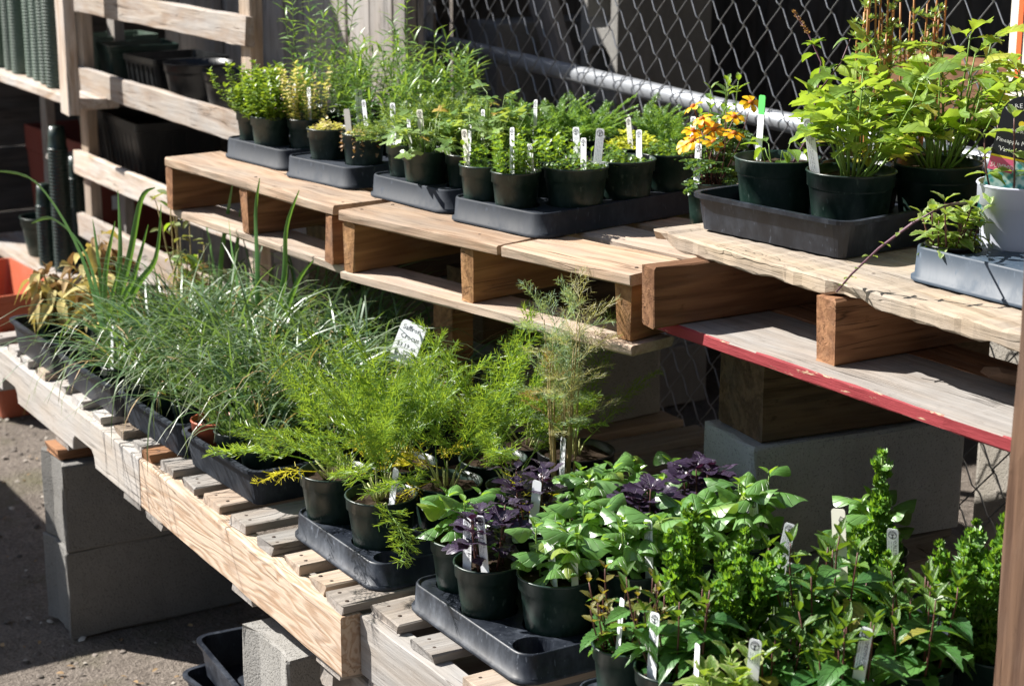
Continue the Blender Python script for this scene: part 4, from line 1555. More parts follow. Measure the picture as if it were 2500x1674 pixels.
def lovage(root, z, rt, seed, n=12, h=.17, yellow=2, top=1.0):
    r = random.Random(seed)
    V, F = [], []
    for k in range(n):
        a0 = 2 * PI * k / n + r.uniform(-.4, .4)
        hh = h * r.uniform(.35, 1.1)
        lean = r.uniform(.05, .8)
        if k < yellow:
            hh, lean = h * .35, 1.1
        q = rt * .3 * r.random()
        pts = curve_stem((q * math.cos(a0), q * math.sin(a0), z - .004), a0, lean, hh, r, 5, .1)
        tube(pts, [.0026 * (1 - .55 * i / 5) for i in range(6)], 5, V, F)
        end = pts[-1]
        d = (pts[-1] - pts[-3]).normalized()
        az = math.atan2(d.y, d.x)
        key = 'lovagey' if k < yellow else None
        kk = lambda: key or r.choice(['lovage', 'lovage2', 'lovage2'])
        lf(root, kk(), r, end, az, r.uniform(-.1, .7), r.uniform(-.4, .4), r.uniform(.8, 1.15), 'leaflet')
        for (t, ds) in ((.97, 1.0), (.74, .95)):
            p = at(pts, t)
            for s in (-1, 1):
                br = p + Vector((math.cos(az + s * 1.1), math.sin(az + s * 1.1), .45)) * .022 * (1 if t < .9 else .3)
                tube([p, br], [.0012, .0009], 4, V, F)
                lf(root, kk(), r, br, az + s * r.uniform(.6, 1.15), r.uniform(-.1, .6), r.uniform(-.5, .5), ds * r.uniform(.65, 1.0), 'leaflet')
                if t < .9:
                    lf(root, kk(), r, br, az + s * .2, r.uniform(.0, .6), r.uniform(-.5, .5), ds * r.uniform(.6, .8), 'leaflet')
    finish_stems(root, V, F, G['stemg'])


def geranium(root, z, rt, seed, n=34, h=.07, key='ger', sc=1.0):
    r = random.Random(seed)
    V, F = [], []
    for k in range(n):
        a0 = r.uniform(0, 2 * PI)
        lean = r.uniform(0, 1.15)
        hh = h * r.uniform(.45, 1.1)
        pts = curve_stem((rt * .3 * math.cos(a0) * r.random(), rt * .3 * math.sin(a0) * r.random(), z - .004), a0, lean, hh, r, 3)
        tube(pts, [.0012, .001, .0009, .0008], 4, V, F)
        lf(root, key, r, pts[-1], a0 + r.uniform(-.5, .5), r.uniform(-.5, .5), r.uniform(-.4, .4), sc * r.uniform(.7, 1.2))
    finish_stems(root, V, F, G['stemg'])


def felted(root, z, rt, seed, n=16, h=.12, lean=(.1, .9), keys=('sage', 'sage', 'sageb'), azr=None, ln=3):
    r = random.Random(seed)
    V, F = [], []
    for k in range(n):
        a0 = r.uniform(0, 2 * PI) if azr is None else r.uniform(*azr)
        pts = curve_stem((rt * .4 * r.uniform(-1, 1), rt * .4 * r.uniform(-1, 1), z - .004), a0, r.uniform(*lean), h * r.uniform(.5, 1.15), r, 5)
        tube(pts, [.0024, .0022, .002, .0018, .0015, .001], 5, V, F)
        az = r.uniform(0, 3)
        for i in range(ln):
            t = 1 - .24 * i
            for s in (0, PI):
                lf(root, r.choice(keys), r, at(pts, t), az + s + r.uniform(-.4, .4), r.uniform(-.7, .5), r.uniform(-.5, .5), r.uniform(.6, 1.1))
            az += PI / 2
    finish_stems(root, V, F, G['stemb'])


def curly(root, z, rt, seed, stems=16, h=.16, tall=()):
    r = random.Random(seed)
    V, F = [], []
    P, A, E_, S, Q = [], [], [], [], []
    specs = [(r.uniform(0, 6.28), rt * .85 * math.sqrt(r.random()), r.uniform(0, .55), h * r.uniform(.35, 1.05)) for _ in range(stems)] + list(tall)
    for (a0, q, lean, hh) in specs:
        pts = curve_stem((q * math.cos(a0), q * math.sin(a0), z - .004), a0, lean, hh, r, 6, .12)
        tube(pts, [.0019 * (1 - .4 * i / 6) for i in range(7)], 5, V, F)
        n = max(4, int(hh / .0155))
        az = r.uniform(0, 6)
        for i in range(n):
            t = .05 + .95 * i / (n - 1)
            for j in range(7):
                P.append(tuple(at(pts, min(1, t + r.uniform(-.02, .02)))))
                A.append(az + 2 * PI * j / 7 + r.uniform(-.4, .4))
                E_.append(r.uniform(-.2, .9) + (.5 if i == n - 1 else 0))
                S.append(r.uniform(.65, 1.1) * (1.05 - .5 * (i == n - 1)))
                Q.append(min(1, max(0, .2 + .5 * t + r.uniform(-.3, .3))))
            az += .9
    finish_stems(root, V, F, G['stemg'])
    obj('foliage', scatter('foliage', T_CURL, P, A, E_, npr.uniform(-1, 1, len(P)), S, Q), G['curly'], root, kind='stuff')


def rosettes(root, z, rt, seed, stems=9, h=.24):
    """tall orange stems with whorls of small fleshy leaves"""
    r = random.Random(seed)
    V, F = [], []
    P, A, E_, S, Q = [], [], [], [], []
    for k in range(stems):
        a0 = r.uniform(0, 6.28)
        pts = curve_stem((rt * .5 * r.uniform(-1, 1), rt * .5 * r.uniform(-1, 1), z - .004), a0, r.uniform(0, .13), h * r.uniform(.55, 1.1), r, 6, .06)
        tube(pts, [.0024 * (1 - .35 * i / 6) for i in range(7)], 5, V, F)
        for t in (.45, .6, .72, .82, .9, 1.0):
            if r.random() < .25:
                continue
            sz = r.uniform(.8, 1.3)
            off = at(pts, t) + Vector((r.uniform(-.012, .012), r.uniform(-.012, .012), .006))
            tube([at(pts, t), off], [.001, .0008], 4, V, F)
            for j in range(11):
                P.append(tuple(off))
                A.append(j * 2.4)
                E_.append(.1 + j * .09)
                S.append(sz * r.uniform(.8, 1.1))
                Q.append(r.random())
    finish_stems(root, V, F, G['stemo'])
    obj('foliage', scatter('foliage', T_FLESHY, P, A, E_, npr.uniform(-.3, .3, len(P)), S, Q), G['rosette'], root, kind='stuff')


def petal_mesh(n=7, L=.0175, W=.0105):
    V, F, U = [], [], []
    for k in range(n):
        a = 2 * PI * k / n + .1 * math.sin(k * 3)
        ca, sa = math.cos(a), math.sin(a)
        b = len(V)
        for (x, w, z) in ((.003, .25, .001), (.5 * L, .7, .002), (.82 * L, 1.0, .0005), (L, .5, -.0015)):
            for s in (-1, 0, 1):
                y = s * w * W / 2
                xx = x + (.0012 if s == 0 and x > .9 * L else 0)
                V.append((xx * ca - y * sa, xx * sa + y * ca, z + abs(s) * .0012 + .001 * math.sin(k * 2.3)))
                U.append((x / L, .5 + s * .5))
        for i in range(3):
            for j in range(2):
                q = b + i * 3 + j
                F.append((q, q + 3, q + 4, q + 1))
    me = mesh_of('flower', V, F, U, None, True)
    me.materials.append(G['petal'])
    return me


PETAL = petal_mesh()
V, F = lathe([(.0045, .0), (.005, .002), (.004, .004), (.0018, .0052), (.0003, .0054)], 10)
PCEN = mesh_of('flower_center', V, F, None, None, True)
PCEN.materials.append(G['petalc'])


def marigold(root, z, rt, seed, flowers):
    r = random.Random(seed)
    V, F = [], []
    for (x, y, zz, az, el) in flowers:
        p = Vector((x, y, zz))
        p0 = Vector((r.uniform(-.02, .02), r.uniform(-.02, .02), z - .004))
        mid = p0.lerp(p, .55) + Vector((r.uniform(-.01, .01), r.uniform(-.01, .01), .008))
        tube([p0, mid, p], [.0014, .0011, .0009], 4, V, F)
        fl = obj('flower', PETAL, None, root, mtx=orient(p, az, 0, 0, 1.12) @ Matrix.Rotation(el, 4, 'Y'))
        obj('flower_center', PCEN, None, fl, (0, 0, .001))
    for k in range(7):
        a0 = r.uniform(0, 6.28)
        hh = r.uniform(.07, .17)
        pts = curve_stem((.02 * math.cos(a0), .02 * math.sin(a0), z - .004), a0, r.uniform(.1, .55), hh, r, 5)
        tube(pts, [.0013, .0012, .0011, .001, .0009, .0007], 4, V, F)
        for i in range(int(hh / .018)):
            t = .2 + .8 * i / (hh / .018)
            obj('frond', r.choice(FR['mari']), None, root, mtx=orient(at(pts, t), i * 2.2 + a0, r.uniform(-.1, .6), r.uniform(-.3, .3), r.uniform(.6, 1.0)))
    finish_stems(root, V, F, G['stemr'])


def leggy(root, z, rt, seed):
    """sparse plant: one leaning stem, drooping matt leaves, dry seed spike"""
    r = random.Random(seed)
    V, F = [], []
    pts = [Vector((.03, .0, z - .004)), Vector((.05, .02, z + .05)), Vector((.035, .05, z + .12)), Vector((.03, .06, z + .17)), Vector((.0, .055, z + .215)), Vector((-.035, .05, z + .25))]
    tube(pts, [.0025, .0023, .002, .0017, .0014, .0008], 5, V, F)
    p2 = [pts[2], pts[2] + Vector((.02, .03, .05)), pts[2] + Vector((.03, .04, .09))]
    tube(p2, [.0016, .0013, .001], 5, V, F)
    for t in (.5, .58, .66):
        for s in (0, PI):
            lf(root, 'broad', r, at(pts, t), s + r.uniform(-.6, .6) + t * 5, r.uniform(-.9, .1), 0, r.uniform(.7, 1.0))
    for t in (.5, 1):
        for s in (0, PI):
            lf(root, 'broad', r, at(p2, t), s + 1.2, r.uniform(-.6, .5), 0, r.uniform(.5, .7))
    for k in range(9):
        lf(root, 'bushleaf', r, at(pts, .72), k * 2.2, r.uniform(-.2, .8), 0, r.uniform(.5, .9))
    P = [tuple(at(pts, .8 + .2 * i / 12)) for i in range(13) for _ in range(4)]
    obj('seed_spike', scatter('seed_spike', T_ROUND, P, npr.uniform(0, 6, len(P)), npr.uniform(-.2, 1, len(P)), npr.uniform(-1, 1, len(P)), npr.uniform(.5, .8, len(P)), npr.uniform(0, 1, len(P))), G['dillb'], root, kind='stuff')
    finish_stems(root, V, F, G['stemv'])
    geranium(root, z, rt, seed + 1, 7, .05, 'broad', .8)


# ------------------------------------------------------------------ placing pots
def potted(name, label, cat, x, y, z, pk, fn, seed, group=None, rotz=None, **kw):
    rt, rb, h, mt, n = POT[pk]
    root = thing(name, label, cat, (x, y, z), rng.uniform(0, 6.28) if rotz is None else rotz, group)
    obj('pot', PM[pk], None, root, (0, 0, 0), (0, 0, 0))
    sz = h * .86
    obj('soil', PM['soil_' + pk], None, root, (0, 0, sz))
    if fn:
        fn(root, sz, rt - .006, seed, **kw)
    POTS.append((x, y, z + h, rt, z + sz))
    return root


def fill_tray(kind, label, p, ang, size, mat, items, extra=(), **kw):
    """items: [dx, dy, pot kind, (name, label, cat, fn, seed, group, kwargs)] in tray coordinates"""
    w, d, h = size
    ps = [[i[0], i[1], POT[i[2]][0], POT[i[2]][1]] for i in items]
    fx = [[e[0], e[1], e[2] + .006, e[2] + .004] for e in extra]
    relax(ps, (.010, .010, w - .010, d - .010), 160, fx)
    if kind == 'molded':
        holes = [(a[0], a[1], a[3] + .006 if it[2] in ('b4', 'w6') else a[3] + .0055) for a, it in zip(ps, items)]
        holes += [tuple(e) for e in extra]
        hs = []
        for (x, y, r) in holes:
            hs.append((min(max(x, r + .0095), w - r - .0095), min(max(y, r + .0095), d - r - .0095), r))
        ok = []
        for hcur in hs:
            r = hcur[2]
            for o_ in ok:
                dd = math.hypot(hcur[0] - o_[0], hcur[1] - o_[1])
                r = min(r, dd - o_[2] - .002)
            if r > .025:
                ok.append((hcur[0], hcur[1], r))
        molded_tray(label, p, ang, w, d, h, ok, mat, **kw)
    else:
        open_tray(label, p, ang, w, d, h, mat, **kw)
    ca, sa = math.cos(ang), math.sin(ang)
    out = []
    for a, it in zip(ps, items):
        nm, lb, ct, fn, seed, grp, kws = it[3]
        out.append(potted(nm, lb, ct, p[0] + a[0] * ca - a[1] * sa, p[1] + a[0] * sa + a[1] * ca, p[2] + (.0035 if it[2] in ('b4', 'w6') else h - .030 if kind == 'molded' and p[2] > 1 else h - .020 if kind == 'molded' else .0055), it[2], fn, seed, grp, **kws))
    return out


def W2T(p, ang, x, y):
    dx, dy = x - p[0], y - p[1]
    return dx * math.cos(ang) + dy * math.sin(ang), -dx * math.sin(ang) + dy * math.cos(ang)


def items_world(p, ang, lst):
    return [(*W2T(p, ang, x, y), pk, spec) for (x, y, pk, spec) in lst]


def sp(name, label, fn, seed, group=None, cat='potted plant', **kw):
    return (name, label, cat, fn, seed, group, kw)


# ------------------------------------------------------------------ lower shelf
ZLO = 0.5732
# far black tray with felted plants
p, a = (-4.215, 1.150, ZLO), R(1)
fill_tray('open', 'black open tray of yellowing felted plants on the bleached pallet', p, a, (.30, .54, .075), 'traydark', items_world(p, a, [
    (-4.10, 1.24, 's4', sp('potted_plant', 'square pot of curled yellow felted leaves beside the leek', felted, 1, n=17, h=.12, keys=('sage', 'sage', 'sage', 'sageb'), rotz=0)),
    (-4.14, 1.40, 's4', sp('potted_plant', 'square pot of brown drooping felted leaves leaning outwards', felted, 2, n=14, h=.17, keys=('sageb', 'sage', 'sageb'), lean=(.4, 1.0), azr=(2.6, 4.2), rotz=0)),
    (-3.98, 1.31, 's4', sp('potted_plant', 'square pot of pale yellow felted leaves between its two neighbours', felted, 3, n=15, h=.12, keys=('sage', 'sage', 'sageb'), rotz=0)),
    (-3.98, 1.50, 'g5', sp('potted_plant', 'tall leafy plant mottled green and brown behind the grass', felted, 4, n=11, h=.27, keys=('sageg', 'sageg', 'broad', 'mintred'), lean=(.0, .35), ln=5, rotz=0)),
    (-4.12, 1.57, 'g4', sp('potted_plant', 'small pot of gray green felted leaves at the tray back', felted, 5, n=8, h=.1, keys=('sageg', 'sageg', 'sageb'))),
]))


def leekp(root, z, rt, seed):
    o = root.location
    base = Vector((0, 0, z - .004))
    cs = [[(-.08, -.02, .20), (-.24, -.06, .34), (-.44, -.10, .345)], [(-.10, .0, .19), (-.26, -.02, .25), (-.40, -.03, .22)], [(.06, .02, .2), (.05, .03, .36)], [(.12, .02, .22), (.19, .03, .36), (.28, .03, .40)], [(.02, .0, .17), (.08, .01, .30)], [(.16, .02, .17), (.26, .03, .25), (.31, .03, .37)],
          [(-.05, .01, .18), (-.07, .01, .28)], [(.10, .03, .16), (.20, .04, .31)], [(-.10, .01, .12), (-.20, .02, .15)], [(.12, .0, .13), (.2, .0, .20), (.10, .0, .17)], [(.05, .0, .12), (.10, .01, .21)], [(.0, .03, .12), (-.02, .04, .19)]]
    for i, c in enumerate(cs):
        strap(root, [base + Vector((.004 * math.cos(i), .004 * math.sin(i), 0))] + [base + Vector(q) for q in c], .019 - .0007 * i, G['leek'])
    V, F = lathe([(.006, -.003), (.008, .006), (.0065, .03), (.004, .045)], 10)
    obj('bulb_neck', mesh_of('bulb_neck', V, F, None, None, True), G['stemp'], root, (0, 0, z))


def garlic(root, z, rt, seed, cs=()):
    base = Vector((0, 0, z - .004))
    for i, c in enumerate(cs):
        strap(root, [base] + [base + Vector(q) for q in c], .014, G['leek'])


CL = 'small pot of arching dark green saffron crocus grass'
CG = 'saffron crocus pots'


def cro(x, y, seed, pk='g4', lb=CL, **kw):
    return (x, y, pk, sp('potted_crocus', lb, crocus, seed, CG if lb == CL else None, **kw))


p, a = (-3.868, 1.158, ZLO), R(1.5)
gl = [[(.02, .0, .16), (.05, .01, .28), (.09, .01, .36)], [(-.05, .01, .14), (-.12, .02, .24), (-.20, .02, .27)], [(.06, .02, .18), (.10, .02, .30)]]
fill_tray('open', 'black open tray holding the leek pot and grass', p, a, (.335, .54, .068), 'traydark', items_world(p, a, [
    (-3.775, 1.235, 'g5', sp('potted_leek', 'pot with one leek of long flat arching leaves', leekp, 1, rotz=0)),
    cro(-3.61, 1.215, 11, L=(.2, .38), el=(.6, 1.4), n=80), cro(-3.68, 1.33, 12, n=60), cro(-3.59, 1.34, 13), cro(-3.80, 1.38, 14, n=40), cro(-3.66, 1.44, 15), cro(-3.59, 1.53, 16), cro(-3.72, 1.56, 17),
    (-3.82, 1.52, 'g4', sp('potted_garlic', 'small pot of tall upright garlic leaves among the crocus', garlic, 2, rotz=0, cs=gl)),
]))
p, a = (-3.522, 1.174, ZLO), R(2)
gl2 = [[(.02, .0, .20), (.0, .01, .34), (.03, .01, .42)], [(.10, .02, .20), (.13, .02, .33), (.20, .02, .42)], [(-.10, .0, .2), (-.17, .02, .30)], [(.12, .0, .12), (.22, .0, .24), (.30, .0, .30)]]
fill_tray('open', 'gray open tray of crocus grass, middle one of its row', p, a, (.305, .54, .066), 'traygray', items_world(p, a, [
    cro(-3.46, 1.23, 21, L=(.2, .38), el=(.6, 1.4), n=80), cro(-3.37, 1.235, 22, L=(.2, .38), el=(.6, 1.4), n=80), cro(-3.275, 1.245, 24, n=40, el=(1.0, 1.5)), cro(-3.45, 1.34, 25, n=105, L=(.18, .37), el=(.95, 1.52)), cro(-3.36, 1.35, 26, n=105, L=(.18, .37), el=(.95, 1.52)), cro(-3.28, 1.36, 27, n=105, L=(.18, .37), el=(.95, 1.52)),
    (-3.42, 1.45, 'g4', sp('potted_garlic', 'small pot of four long garlic leaves rising above crocus', garlic, 3, rotz=0, cs=gl2)), cro(-3.33, 1.46, 28, n=105, L=(.18, .37), el=(.95, 1.52)), cro(-3.26, 1.48, 29, n=105, L=(.18, .37), el=(.95, 1.52)), cro(-3.45, 1.57, 30, n=105, L=(.18, .37), el=(.95, 1.52)), cro(-3.36, 1.58, 31, n=105, L=(.18, .37), el=(.95, 1.52)), cro(-3.28, 1.6, 32, n=105, L=(.18, .37), el=(.95, 1.52))]))
p, a = (-3.196, 1.186, ZLO), R(2.5)
gl3 = [[(.0, .0, .2), (.02, .0, .34)], [(.05, .0, .16), (.12, .0, .26)]]
fill_tray('open', 'gray open tray holding crocus grass and the terracotta pot', p, a, (.315, .54, .066), 'traygray', items_world(p, a, [
    cro(-3.15, 1.235, 41, 't4', 'terracotta coloured pot of crocus grass', n=26, el=(1.1, 1.5)), cro(-3.055, 1.245, 42, L=(.2, .38), el=(.8, 1.45), n=60), cro(-2.95, 1.25, 43, n=45), cro(-3.13, 1.34, 44, n=105, L=(.18, .37), el=(.95, 1.52)), cro(-3.04, 1.35, 45, n=105, L=(.18, .37), el=(.95, 1.52)),
    cro(-2.94, 1.36, 46, n=105, L=(.18, .37), el=(.95, 1.52)), cro(-3.13, 1.45, 47, n=105, L=(.18, .37), el=(.95, 1.52)), cro(-3.03, 1.46, 48, n=105, L=(.18, .37), el=(.95, 1.52)), cro(-2.94, 1.47, 49, n=105, L=(.18, .37), el=(.95, 1.52)), cro(-3.12, 1.57, 50, n=105, L=(.18, .37), el=(.95, 1.52)), cro(-3.03, 1.58, 51, n=80, L=(.16, .34)), cro(-2.94, 1.59, 52, n=70, L=(.16, .34))]))

# fennel
FG = 'fennel pots'
p, a = (-2.737, 1.207, ZLO), R(0.4)
fill_tray('molded', 'dusty moulded tray with empty corner cell under the fennel', p, a, (.315, .53, .043), 'traydark', items_world(p, a, [
    (-2.681, 1.258, 'g5', sp('potted_fennel', 'fennel pot with sparse fronds and yellow tips beside crocus', fronds, 1, n=10, el=(.3, 1.4), yellow=3, rotz=1.0)),
    (-2.532, 1.285, 'g5', sp('potted_fennel', 'bushy fennel overhanging its pot at the tray edge', fronds, 2, n=17, el=(.1, 1.45), sc=(.8, 1.2), yellow=0, rotz=0)),
    (-2.66, 1.385, 'g5', sp('potted_fennel', 'tall feathery fennel behind the sparse yellow tipped one', fronds, 3, None, n=12, el=(.5, 1.5), sc=(.9, 1.25))),
    (-2.52, 1.41, 'g5', sp('potted_fennel', 'feathery fennel with yellow base behind the overhanging one', fronds, 4, None, n=12, el=(.4, 1.5), yellow=4)),
    (-2.60, 1.53, 'g5', sp('potted_fennel', 'tall feathery fennel in front of the black pots', fronds, 5, None, n=12, el=(.5, 1.5), sc=(.9, 1.25))),
    (-2.462, 1.585, 'g4', sp('potted_dill', 'tall drying dill with brown tips and straw stems', dill, 3)),
    (-2.49, 1.48, 'g4', sp('potted_fennel', 'fennel pot beside the dill with one yellow frond', fronds, 6, n=10, el=(.5, 1.4), yellow=2)),
    (-2.68, 1.65, 'b5', sp('potted_fennel', 'fennel in a black pot at the tray back', fronds, 7, n=6, el=(.6, 1.4))),
    (-2.565, 1.66, 'b6', sp('potted_fennel', 'wide black pot with a few fennel stalks', fronds, 8, n=6, el=(.7, 1.4))),
]), [(.282, .043, .026), (.137, .030, .022)])

# basil
BG = 'green basil pots'
PG = 'purple basil pots'
p, a = (-2.352, 1.229, ZLO), R(0.2)
BL = 'glossy green basil in the middle of the basil tray'
fill_tray('molded', 'dusty moulded tray full of green and purple basil', p, a, (.345, .56, .043), 'traydark', items_world(p, a, [
    (-2.301, 1.300, 'g45', sp('potted_basil', 'green basil beside the fennel pot', basil, 1, stems=3)),
    (-2.192, 1.283, 'g45', sp('potted_basil', 'purple basil at the tray edge between two green basils', basil, 2, kind='purple', stems=5, h=.1, sc=.78)),
    (-2.095, 1.338, 'g5', sp('potted_basil', 'green basil at the tray edge next to the empty cell', basil, 3, stems=3, h=.095, sc=1.0)),
    (-2.17, 1.435, 'g45', sp('potted_basil', 'green basil directly behind the purple basil at the edge', basil, 4, stems=4, h=.09)),
    (-2.06, 1.455, 'g45', sp('potted_basil', 'green basil behind the empty tray cell next to the mint', basil, 5, stems=4, h=.095)),
    (-2.28, 1.412, 'g45', sp('potted_basil', 'purple basil behind the green basil beside the fennel', basil, 6, kind='purple', stems=5, h=.11, sc=.78)),
    (-2.06, 1.563, 'g45', sp('potted_basil', 'green basil in the middle row next to a purple one', basil, 7, stems=4, h=.1)),
    (-2.17, 1.543, 'g45', sp('potted_basil', 'purple basil just before the large dark purple one', basil, 8, kind='purple', stems=5, h=.105, sc=.78)),
    (-2.28, 1.522, 'g45', sp('potted_basil', 'green basil beside the dill', basil, 10, stems=4, h=.10)),
    (-2.17, 1.655, 'g45', sp('potted_basil', 'large dark purple basil in front of the gray block', basil, 11, kind='purple', stems=7, h=.12, sc=.85)),
    (-2.06, 1.672, 'g45', sp('potted_basil', 'tall green basil in front of the gray block', basil, 12, stems=4, h=.125)),
    (-2.28, 1.632, 'g45', sp('potted_basil', 'low green basil at the rear edge of the basil tray', basil, 13, stems=4, h=.09)),
]), [(.306, .040, .030)])

potted('potted_basil', 'solitary green basil standing on the slats near the gray block', 'potted plant', -1.975, 1.845, ZLO, 'g45', basil, 14, None, stems=4, h=.1)

# mint and curly leaved herbs
p, a = (-1.908, 1.240, ZLO), R(0.5)
fill_tray('molded', 'moulded tray under the mint and curly herbs', p, a, (.40, .66, .043), 'traydark', items_world(p, a, [
    (-1.845, 1.295, 'g4', sp('potted_mint', 'bronze tinged mint at the corner of its tray', mint, 1, stems=16, h=.10, kind='mint', tip='mintred', sc=.72, spread=.6)),
    (-1.755, 1.30, 'g45', sp('potted_mint', 'dark leaved mint with a long label in front', mint, 2, stems=13, h=.125, spread=.5)),
    (-1.645, 1.29, 'g45', sp('potted_mint', 'low yellow green mint with rounded wrinkled leaves', mint, 3, stems=10, h=.06, kind='pmint', tip='pmint', stem='stemg', sc=1.1)),
    (-1.79, 1.40, 'g45', sp('potted_herb', 'dense curly leaved herb between mint pots', curly, 1, stems=34, h=.185)),
    (-1.67, 1.40, 'g45', sp('potted_mint', 'short bushy mint in front of the tall mint', mint, 4, stems=14, h=.075, spread=.5)),
    (-1.71, 1.51, 'g45', sp('potted_mint', 'tall dark mint behind the short bushy mint', mint, 5, stems=12, h=.155, sc=1.2, spread=.4)),
    (-1.82, 1.53, 'g4', sp('potted_mint', 'small leaved pale mint behind the curly herb', mint, 6, stems=14, h=.09, kind='bushleaf', tip='minttip', sc=.8, stem='stemg')),
    (-1.58, 1.45, 'g45', sp('potted_mint', 'dark mint holding the CHEWING GUM label', mint, 7, stems=13, h=.12, sc=1.15, spread=.5)),
    (-1.60, 1.575, 'g45', sp('potted_mint', 'tall dark mint close to the brown post', mint, 8, stems=12, h=.13, sc=1.2, spread=.45)),
    (-1.75, 1.65, 'g45', sp('potted_herb', 'curly herb with one tall sprig before the gray block', curly, 2, stems=20, h=.12, tall=((2.6, .02, .10, .235),), rotz=0)),
    (-1.57, 1.69, 'g45', sp('potted_herb', 'curly herb by the brown post', curly, 3, stems=30, h=.16)),
    (-1.66, 1.76, 'g45', sp('potted_herb', 'curly herb with a long sprig reaching up under the shelf', curly, 4, stems=24, h=.14, tall=((.9, .02, .35, .31), (1.4, .02, .1, .17)), rotz=0)),
]))

# ------------------------------------------------------------------ upper shelf
ZUP = 1.0525
TG = 'narrow leaved herb pots'
TL = 'tall upright herb with narrow leaves on the far tan pallet'


def tarr(x, y, s, h=.25, pk='g4', **kw):
    return (x, y, pk, sp('potted_herb', TL, bushy, s, TG, stems=17 if h < .25 else 8, h=h, tmpl=T_NARROW, mat='tarr', step=.013, spread=.4, elv=.5, side=2, **kw))


p, a = (-3.852, 1.559, ZUP), R(6)
fill_tray('molded', 'moulded tray of bright thyme at the end of the shelf', p, a, (.272, .50, .043), 'traygray', items_world(p, a, [
    (-3.80, 1.625, 'g4', sp('potted_thyme', 'bright green bushy thyme at the shelf end', bushy, 1, stems=60, h=.115, mat='thyme', spread=1.0, sc=1.2, hvar=.65)),
    (-3.705, 1.63, 'g4', sp('potted_thyme', 'bushy thyme next to the tall narrow leaved herbs', bushy, 2, stems=60, h=.11, mat='thyme', spread=1.0, sc=1.2, hvar=.65)),
    (-3.62, 1.665, 'g4', sp('potted_herb', 'half dried leggy herb with yellowed base', bushy, 3, stems=18, h=.12, tmpl=T_SMALL, mat='sedum', sc=.9)),
    tarr(-3.80, 1.75, 4, .12), tarr(-3.71, 1.76, 5, .30), tarr(-3.63, 1.79, 6, .15), tarr(-3.70, 1.89, 8, .17), tarr(-3.80, 1.87, 7, .13), tarr(-3.64, 1.92, 9, .15)]))
p, a = (-3.537, 1.566, ZUP), R(9.5)
fill_tray('molded', 'moulded tray with yellow sedum pots at its front', p, a, (.245, .50, .043), 'traygray', items_world(p, a, [
    (-3.475, 1.645, 'g4', sp('potted_sedum', 'low yellow sedum with dry brown sprigs hanging out', mound, 1, n=300, h=.032, mat='sedum', hang=5)),
    (-3.37, 1.675, 'g4', sp('potted_sedum', 'low pinkish yellow sedum next to feathery herbs', mound, 2, n=300, h=.032, mat='sedum', hang=7)),
    tarr(-3.49, 1.76, 14, .13), tarr(-3.40, 1.79, 15, .11), tarr(-3.52, 1.87, 16, .27), tarr(-3.42, 1.90, 17, .16), tarr(-3.50, 1.98, 18, .14)]))
YG = 'ferny leaved pots'
YL = 'ferny feathery herb standing before the fence'
p, a = (-3.232, 1.612, ZUP), R(7)
fill_tray('molded', 'moulded tray of lobed leaf herbs beside the sedum', p, a, (.268, .49, .043), 'traygray', items_world(p, a, [
    (-3.185, 1.675, 'g4', sp('potted_herb', 'feathery gray green herb beside the sedum', fronds, 21, n=42, key='artem', el=(.3, 1.4), sc=(.7, 1.1), stemlen=.03, stem='stemg', base=.9, sr=.0012)),
    (-3.10, 1.675, 'g4', sp('potted_herb', 'pale lobed leaves spilling over the pot rim', geranium, 22, n=40, h=.075)),
    (-3.02, 1.705, 'g4', sp('potted_herb', 'lobed leaf herb next to the oregano tray', geranium, 23, n=36, h=.075)),
    (-3.17, 1.78, 'g4', sp('potted_herb', 'ferny gray green herb behind the lobed leaves', fronds, 24, n=46, key='artem', el=(.4, 1.4), sc=(.8, 1.2), stemlen=.04, stem='stemg', base=.9, sr=.0012)),
    (-3.08, 1.79, 'g4', sp('potted_herb', 'taller lobed leaf herb in the second row', geranium, 25, n=44, h=.11)),
    (-3.19, 1.89, 'g4', sp('potted_yarrow', YL, fronds, 26, YG, n=36, key='yarrow', el=(.3, 1.3), sc=(.55, .85), stemlen=.015, stem='stemg', base=.8, sr=.0012)),
    (-3.09, 1.91, 'g4', sp('potted_yarrow', YL, fronds, 27, YG, n=40, key='yarrow', el=(.3, 1.35), sc=(.6, .95), stemlen=.015, stem='stemg', base=.8, sr=.0012)),
    (-3.16, 2.01, 'g4', sp('potted_yarrow', YL, fronds, 28, YG, n=40, key='yarrow', el=(.3, 1.4), sc=(.6, .95), stemlen=.015, stem='stemg', base=.8, sr=.0012)),
    (-3.07, 2.03, 'g4', sp('potted_yarrow', YL, fronds, 29, YG, n=40, key='yarrow', el=(.3, 1.4), sc=(.6, .95), stemlen=.015, stem='stemg', base=.8, sr=.0012))]))
p, a = (-2.925, 1.625, ZUP), R(10.5)
